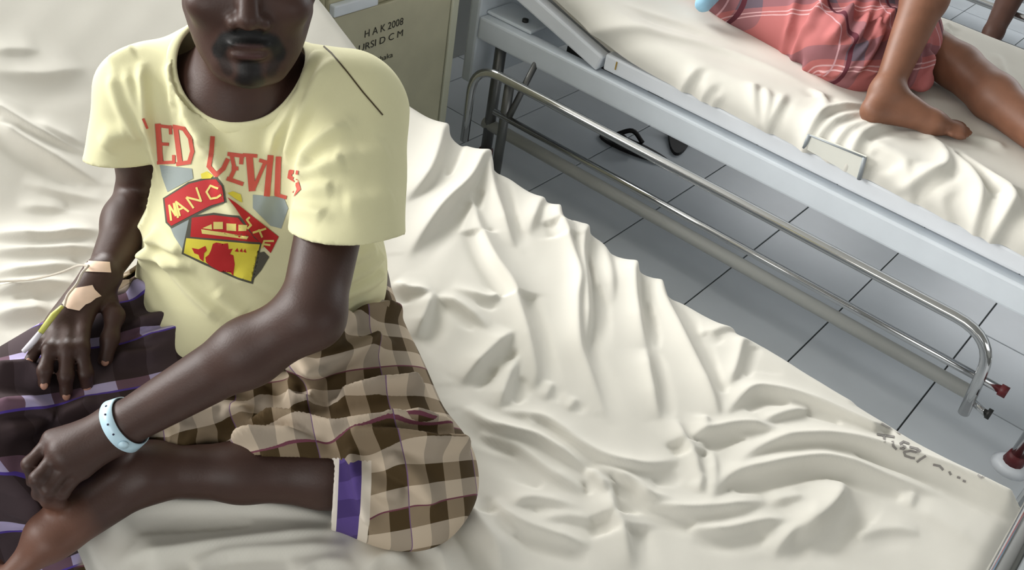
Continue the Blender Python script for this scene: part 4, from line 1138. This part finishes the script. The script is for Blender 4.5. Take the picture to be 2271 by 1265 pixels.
# ------------------------------------------------------------------ dressing, drip line and wristband
V, Q = np.empty((len(skin.data.vertices), 3), dtype=np.float32), None
skin.data.vertices.foreach_get('co', V.ravel()); _flat = np.empty(len(V) * 3, dtype=np.float32); skin.data.vertices.foreach_get('co', _flat); V = _flat.reshape(-1, 3) + A(man.location)
BVB = BVHTree.FromPolygons([Vector(p) for p in V], [tuple(p.vertices) for p in skin.data.polygons])
iv = empty('drip_cannula', tuple(PZ(170, 660, .72)))
tag(iv, 'drip cannula taped to the back of the hand resting on the thigh', 'cannula')
surf_decal('tape_strip', [[(190,579),(243,582),(246,605),(187,603)]], BVB, M_TAPE, iv, .0016)
surf_decal('tape_patch', [[(138,674),(158,642),(205,633),(210,643),(224,657),(212,662),(200,672),(190,676),(176,690),(150,685)]], BVB, M_TAPE, iv, .0018)
M_YEL = mat('yellow_green_plastic', srgb(206, 206, 106), .4); M_CLEAR = mat('clear_tubing', srgb(226, 218, 204), .25, trans=.4); M_LIL = mat('white_tape', srgb(226, 222, 230), .7)
tube('cannula_hub', [PZ(138, 680, .722), PZ(118, 700, .718), PZ(90, 738, .704)], [.0025, .0040, .0036], M_YEL, iv)
tube('cannula_wing', [PZ(90, 738, .704), PZ(74, 758, .692), PZ(52, 780, .680)], [.0034, .0040, .003], M_LIL, iv)
tube('drip_tube', smooth_path([PZ(-60, 632, .578), PZ(0, 625, .580), PZ(70, 620, .590), PZ(130, 606, .635), PZ(172, 590, .695), PZ(196, 590, .742)], 8), .0017, M_CLEAR, iv, 8)
tube('drip_tube', smooth_path([PZ(196, 590, .742), PZ(182, 606, .735), PZ(170, 630, .725), PZ(150, 655, .722), PZ(142, 680, .716)], 8), .0017, M_CLEAR, iv, 8)

ax_ = _n(WR_L - EL_L); wc = WR_L - ax_ * .012
ea = _n(np.cross(ax_, ZU)); eb = np.cross(ax_, ea)
arm_prims = [p for p in body if np.linalg.norm((p['a'] if p['t'] == 'rc' else p['c']) - wc) < .35]
ring = []
for k in range(48):
    a = 2 * math.pi * k / 48; d = ea * math.cos(a) + eb * math.sin(a); col_ = []
    for wv in (-.0075, .0075):
        r_ = .018
        while field(arm_prims, (wc + ax_ * wv + d * r_)[None])[0] < .0018 and r_ < .06: r_ += .0008
        col_.append(r_)
    ring.append(col_)
rr = A(ring); rr = np.minimum(rr, np.median(rr) * 1.25); rr = (np.roll(rr, 1, 0) + rr + np.roll(rr, -1, 0)) / 3
wb = empty('wristband', tuple(wc)); tag(wb, 'pale blue plastic hospital wristband with punched holes on the wrist over the ankle', 'wristband')
V_, F_ = [], []
for k in range(48):
    a = 2 * math.pi * k / 48; d = ea * math.cos(a) + eb * math.sin(a)
    for wv, r_ in ((-.0075, rr[k, 0]), (.0075, rr[k, 1])):
        V_ += [wc + ax_ * wv + d * r_, wc + ax_ * wv + d * (r_ + .0014)]
for k in range(48):
    b_ = k * 4; c_ = ((k + 1) % 48) * 4
    F_ += [(b_, c_, c_ + 2, b_ + 2), (b_ + 1, b_ + 3, c_ + 3, c_ + 1), (b_, b_ + 1, c_ + 1, c_), (b_ + 2, c_ + 2, c_ + 3, b_ + 3)]
mesh_obj('strap', V_, F_, M_BAND, wb)
# punched holes, button and loose end on the side towards the viewer
view = _n(CP - wc); best = max(range(48), key=lambda k: (ea * math.cos(2 * math.pi * k / 48) + eb * math.sin(2 * math.pi * k / 48)) @ view)
for i, dk in enumerate((8, 5, 2, -1)):
    k = (best + dk) % 48; a = 2 * math.pi * k / 48; d = ea * math.cos(a) + eb * math.sin(a); p = wc + d * (rr[k].mean() + .0012)
    tube('punched_hole', [p, p + d * .0008], .0013, mat('hole_dark', srgb(30, 28, 60), .8), wb, 8)
k = (best - 5) % 48; a = 2 * math.pi * k / 48; d = ea * math.cos(a) + eb * math.sin(a); p = wc + d * (rr[k].mean() + .001)
tube('snap_button', [p, p + d * .0025], .006, M_BAND, wb, 14)

# ------------------------------------------------------------------ marker writing on the near sheet
Zm = lambda L_: [[(1920 + x / 7.44, 920 + y / 7.44) for x, y in l] for l in L_]
W1 = Zm([[(190,330),(330,350),(460,370)], [(300,370),(305,440)], [(440,450),(450,520),(500,570)], [(700,480),(620,450),(570,480),(600,520),(650,540),(620,570),(570,560)], [(730,540),(850,570),(890,600),(820,620),(740,600),(630,620),(650,680),(750,715),(800,720)],
     [(980,690),(900,740),(850,780)], [(1120,830),(1220,850),(1270,910)], [(1380,950),(1400,990)], [(1515,1035),(1550,1045)], [(1610,1095),(1640,1105)]])
W2 = Zm([[(260,150),(380,220),(530,210)], [(510,280),(560,320)], [(660,320),(720,400),(800,430)], [(940,510),(1060,515)], [(1130,540),(1150,610)], [(1500,780),(1530,790)], [(1580,840),(1650,845)], [(1690,910),(1780,905)], [(1850,1000),(1900,1040),(1970,1020)]])
for l in W1: surf_decal('marker_stroke', segs([l], 5.0), BV1, mat('marker_ink', srgb(138, 134, 130), .85), sheet1, .0012, jump=.05)
for l in W2: surf_decal('marker_stroke', segs([l], 4.0), BV1, mat('faint_marker_ink', srgb(172, 168, 164), .85), sheet1, .0012, jump=.05)

# ================================================================== second man, on the next bed
man2 = empty('person', (2.62, 1.05, .575))
tag(man2, 'bare-legged man in a pink checked sarong sitting on the next bed with one knee up', 'person')
P2 = A([2.66, 1.14, .665]); HE = atz(1938, 246, .60); AK = atz(1965, 205, .635)
def solve_len(x, y, p, L_):
    best = None
    for t in np.linspace(1.8, 3.6, 600):
        q = atd(x, y, t); e = abs(np.linalg.norm(q - p) - L_)
        if best is None or e < best[0]: best = (e, q)
    return best[1]
KN2 = solve_len(2095, -110, AK, .40)
T2 = atz(2125, 290, .592); BA2 = atz(2070, 272, .600)
KL2 = atz(2125, 148, .635); AL2 = atz(2420, 395, .615)
TOR = P2 + A([.06, .10, .42])
b2 = [rc(P2 - A([.06, 0, 0]), P2 + A([.06, 0, 0]), .11, .11, .05), rc(P2, TOR, .12, .125, .06), rc(TOR - A([.15, 0, 0]), TOR + A([.15, 0, 0]), .06, .06, .06), rc(TOR, TOR + A([0, -.03, .14]), .055, .052, .04),
      el(TOR + A([0, -.05, .24]), (.075, .095, .115), .03),
      rc(P2 - A([.07, 0, 0]), KN2, .085, .055, .04), rc(KN2, KN2 * .66 + AK * .34, .052, .053, .02), rc(KN2 * .66 + AK * .34, AK, .052, .031, .02), rc(AK, HE, .031, .028, .02),
      rc(AK, BA2, .034, .026, .025), rc(HE, BA2, .026, .022, .02), rc(BA2 + A([0, 0, 0]), T2, .027, .015, .015),
      rc(P2 + A([.07, 0, 0]), KL2, .085, .055, .04), rc(KL2, KL2 * .7 + AL2 * .3, .054, .055, .02), rc(KL2 * .7 + AL2 * .3, AL2, .055, .032, .02), rc(AL2, AL2 + A([.03, -.16, .02]), .032, .022, .02),
      rc(TOR - A([.17, 0, 0]), TOR + A([-.24, .10, -.24]), .043, .037, .03), rc(TOR + A([-.24, .10, -.24]), TOR + A([-.22, -.02, -.44]), .036, .027, .02), rc(TOR + A([-.22, -.02, -.44]), TOR + A([-.22, -.10, -.47]), .028, .022, .02),
      rc(TOR + A([.17, 0, 0]), TOR + A([.24, -.02, -.26]), .043, .037, .03), rc(TOR + A([.24, -.02, -.26]), TOR + A([.20, -.24, -.30]), .036, .027, .02), rc(TOR + A([.20, -.24, -.30]), TOR + A([.18, -.32, -.32]), .028, .022, .02)]
b2.append(rc(T2 - _n(np.cross(_n((T2 - BA2) * A([1, 1, 0])), ZU)) * .026, T2 + _n(np.cross(_n((T2 - BA2) * A([1, 1, 0])), ZU)) * .022, .013, .011, .02))
d2 = _n((T2 - BA2) * A([1, 1, 0])); s2 = _n(np.cross(d2, ZU))
for i, dy in enumerate((-.032, -.014, .001, .014, .026)):
    q0 = T2 + s2 * dy - d2 * abs(dy) * .5; b2.append(rc(q0 - d2 * .01, q0 + d2 * (.034 - .003 * i), .0105 - .0009 * i, .0085 - .0007 * i, .006))
V, Q = mesh_sdf(b2, (2.15, -.16, .54), (3.15, 1.55, 1.62), .0055)
V = relax(V, Q, 1, .4)
o = fast_mesh_obj('body', V, Q, SKIN, man2)
C2 = np.tile(lin((126, 86, 66)), (len(V), 1)); dk_ = smoothstep(.0, .05, near(V, [KL2 + A([0, .12, 0]), KL2], .05)[:, 0])[:, None]
color_attr(o, 'col', C2)
hair2 = [el(TOR + A([0, -.04, .26]), (.082, .10, .105), .02)]
V, Q = mesh_sdf(hair2, TOR + A([-.15, -.2, .1]), TOR + A([.15, .15, .45]), .008, lambda d, X: np.maximum(d, np.maximum(TOR[2] + .21 - X[:, 2], -(X[:, 1] - TOR[1] + .10))))
fast_mesh_obj('hair', V, Q, M_HAIR, man2)
sh2 = [rc(P2 + A([0, .02, .06]), TOR, .145, .15, .06), rc(TOR - A([.17, 0, 0]), TOR + A([.17, 0, 0]), .07, .07, .05), rc(TOR - A([.17, 0, 0]), TOR + A([-.21, .06, -.15]), .065, .065, .04), rc(TOR + A([.17, 0, 0]), TOR + A([.21, 0, -.16]), .065, .065, .04)]
CORN = atz(1560, 8, .625)
sh2.append(rc(P2 + A([-.10, .04, .12]), CORN, .08, .024, .05))
V, Q = mesh_sdf(sh2, (2.2, .85, .58), (3.15, 1.6, 1.30), .008, lambda d, X: np.maximum(d + .004 * hashnoise(X, .03, 3), np.sqrt((X[:, 0] - TOR[0]) ** 2 + (X[:, 1] - TOR[1] + .02) ** 2) * -1 + .065 - 1e3 * (X[:, 2] < TOR[2] + .03)))
fast_mesh_obj('shirt', V, Q, mat('light_blue_cotton', srgb(150, 196, 222), .8, noise=.06, nscale=20), man2)
# pink sarong
GR = atz(1720, 118, .60)
sr2 = [el(P2 + A([-.01, -.02, -.01]), (.21, .19, .13), .05), rc(P2 - A([.08, 0, 0]), KN2 * .80 + P2 * .20, .135, .085, .06), rc(P2 + A([-.10, -.02, -.02]), atz(1900, 140, .62), .13, .075, .06),
       rc((KN2 * .5 + P2 * .5) + A([0, 0, -.06]), atz(1990, 130, .64), .11, .05, .06), rc(atz(1990, 120, .64), atz(2045, 180, .612), .05, .028, .04),
       rc(P2 + A([.07, 0, -.01]), KL2 * .75 + P2 * .25, .11, .075, .05), rc(atz(1840, 95, .66), atz(1890, 135, .61), .060, .045, .06), rc(atz(2040, 60, .68), KL2 * .85 + P2 * .15 + A([-.03, 0, .02]), .05, .045, .04)]
PS = [([(1640,-10),(1660,60),(1680,120)], .016, .014), ([(1700,-10),(1706,60),(1720,130)], .014, .014), ([(1790,150),(1850,80),(1900,0)], .020, .014), ([(1830,160),(1890,90),(1940,0)], .018, .013), ([(1870,160),(1910,110),(1960,20)], .016, .013),
      ([(1905,150),(1935,90),(1985,20)], .016, .012), ([(1760,140),(1800,60),(1830,-10)], .012, .015), ([(1925,165),(1960,120),(1975,70)], .014, .011), ([(2020,190),(2030,140),(2020,90)], .014, .010), ([(2050,195),(2055,140),(2060,90)], .014, .010), ([(1740,130),(1755,60),(1770,-10)], .010, .012), ([(1800,160),(1870,100),(1930,30)], .012, .011), ([(1850,165),(1900,110),(1950,40)], .012, .011), ([(1890,165),(1925,120),(1965,50)], .012, .011), ([(1660,90),(1650,40),(1640,0)], .010, .012), ([(1690,115),(1685,50),(1680,0)], .010, .012), ([(1725,130),(1730,70),(1735,10)], .009, .012)]
p2s = [([trace(sr2, x, y, 1.6, 4.0) for x, y in pts], a * 1.7, max(w * .9, .010)) for pts, a, w in PS]
p2s = [q for q in p2s if all(p is not None for p in q[0])]
V, Q = mesh_sdf(sr2, (2.15, .42, .52), (3.10, 1.45, 1.12), .0048, lambda d, X: np.maximum(d + .004 * hashnoise(X, .03, 13), .560 - X[:, 2]), margin=.04)
V0 = V; V = folded(sr2, V, Q, stroke_field(p2s))
m, nt, b, u, v, hem, M_, mixc, stripe = plaid_material('pink_checked_cotton')
warm = mixc(stripe(u, .15, .22), srgb(170, 98, 98), srgb(98, 84, 96)); weft = mixc(stripe(v, .15, .24), srgb(180, 110, 108), srgb(106, 92, 102))
base = mixc(.5, warm, weft)
base = mixc(stripe(v, .15, .02, .16), base, srgb(206, 164, 166)); base = mixc(stripe(v, .15, .02, .10), base, srgb(202, 160, 162)); base = mixc(stripe(u, .15, .02, .12), base, srgb(200, 156, 162)); base = mixc(stripe(u, .15, .05, -.02), base, srgb(92, 44, 54))
nt.links.new(base, b.inputs['Base Color'])
o = fast_mesh_obj('sarong', V, Q, m, man2)
tag(o, 'pink and grey checked sarong')
e1 = _n(RT); e2 = _n(UP + FW * .2)
e1 = _n(A([.75, -.62, .05])); e2 = _n(A([.45, .3, .85])); e2 = _n(e2 - e1 * (e1 @ e2))
vec_attr(o, 'cloth', np.stack([(V0 - P2) @ e1 + .02 * hashnoise(V0, .08, 4), (V0 - P2) @ e2 + .02 * hashnoise(V0, .08, 6), np.ones(len(V0))], 1))

# ================================================================== third person, on the background bed
man3 = empty('person', (4.35, .72, .575))
tag(man3, 'person on the background bed of whom only one dangling dark lower leg shows', 'person')
AK3 = atd(2203, 72, 3.62); KN3 = A([3.96, .80, .63]); P3 = A([4.36, .80, .68])
_dirn = _n(atd(2238, 0, 3.66) - AK3)
KN3 = AK3 + _dirn * .36
TO3 = P3 + A([.02, .02, .42])
P3 = A([KN3[0] + .40, KN3[1] + .02, .69]); TO3 = P3 + A([.02, 0, .42])
b3 = [rc(P3 - A([0, .06, 0]), P3 + A([0, .06, 0]), .11, .11, .05), rc(P3, TO3, .115, .125, .06), rc(TO3 - A([0, .15, 0]), TO3 + A([0, .15, 0]), .06, .06, .06), rc(TO3, TO3 + A([-.02, 0, .14]), .055, .05, .04), el(TO3 + A([-.04, 0, .24]), (.095, .075, .115), .03),
      rc(P3 + A([0, .08, 0]), KN3, .085, .055, .04), rc(KN3, KN3 * .65 + AK3 * .35, .05, .050, .02), rc(KN3 * .65 + AK3 * .35, AK3, .05, .034, .02), rc(AK3, AK3 + A([-.10, -.02, -.055]), .034, .024, .02), rc(AK3 + A([-.10, -.02, -.055]), AK3 + A([-.17, -.03, -.07]), .024, .014, .02), el(AK3 + A([.02, 0, -.03]), (.03, .03, .03), .02),
      rc(P3 - A([0, .08, 0]), KN3 + A([.02, -.22, 0]), .085, .055, .04), rc(KN3 + A([.02, -.22, 0]), AK3 + A([.05, -.24, 0]), .05, .034, .02), rc(AK3 + A([.05, -.24, 0]), AK3 + A([-.11, -.27, -.06]), .034, .02, .02),
      rc(TO3 + A([0, .17, 0]), TO3 + A([-.06, .22, -.25]), .043, .037, .03), rc(TO3 + A([-.06, .22, -.25]), TO3 + A([-.28, .16, -.34]), .036, .026, .02), rc(TO3 - A([0, .17, 0]), TO3 + A([-.06, -.22, -.25]), .043, .037, .03), rc(TO3 + A([-.06, -.22, -.25]), TO3 + A([-.28, -.16, -.34]), .036, .026, .02)]
lo3 = A([3.5, .2, .1]); hi3 = A([4.7, 1.3, 1.6])
V, Q = mesh_sdf(b3, lo3, hi3, .009)
o = fast_mesh_obj('body', V, Q, SKIN, man3); color_attr(o, 'col', np.tile(lin((86, 58, 48)), (len(V), 1)))
s3 = [rc(P3 + A([.02, 0, .02]), TO3, .14, .15, .06), rc(TO3 - A([0, .17, 0]), TO3 + A([0, .17, 0]), .07, .07, .05)]
V, Q = mesh_sdf(s3, lo3, hi3, .010)
fast_mesh_obj('shirt', V, Q, mat('white_cotton', srgb(214, 214, 208), .8), man3)
s3 = [rc(P3 - A([0, .07, 0]), P3 + A([0, .07, 0]), .135, .135, .05), rc(P3 + A([0, .08, 0]), KN3 * .9 + P3 * .1, .11, .08, .05), rc(P3 - A([0, .08, 0]), KN3 + A([.02, -.22, 0]), .11, .08, .05)]
V, Q = mesh_sdf(s3, lo3, hi3, .010)
fast_mesh_obj('sarong', V, Q, mat('navy_cotton', srgb(60, 66, 92), .85), man3)
V, Q = mesh_sdf([el(TO3 + A([-.03, 0, .26]), (.10, .082, .105), .02)], TO3 + A([-.2, -.15, .1]), TO3 + A([.15, .15, .45]), .01, lambda d, X: np.maximum(d, np.maximum(TO3[2] + .21 - X[:, 2], -(X[:, 0] - TO3[0] + .09))))
fast_mesh_obj('hair', V, Q, M_HAIR, man3)
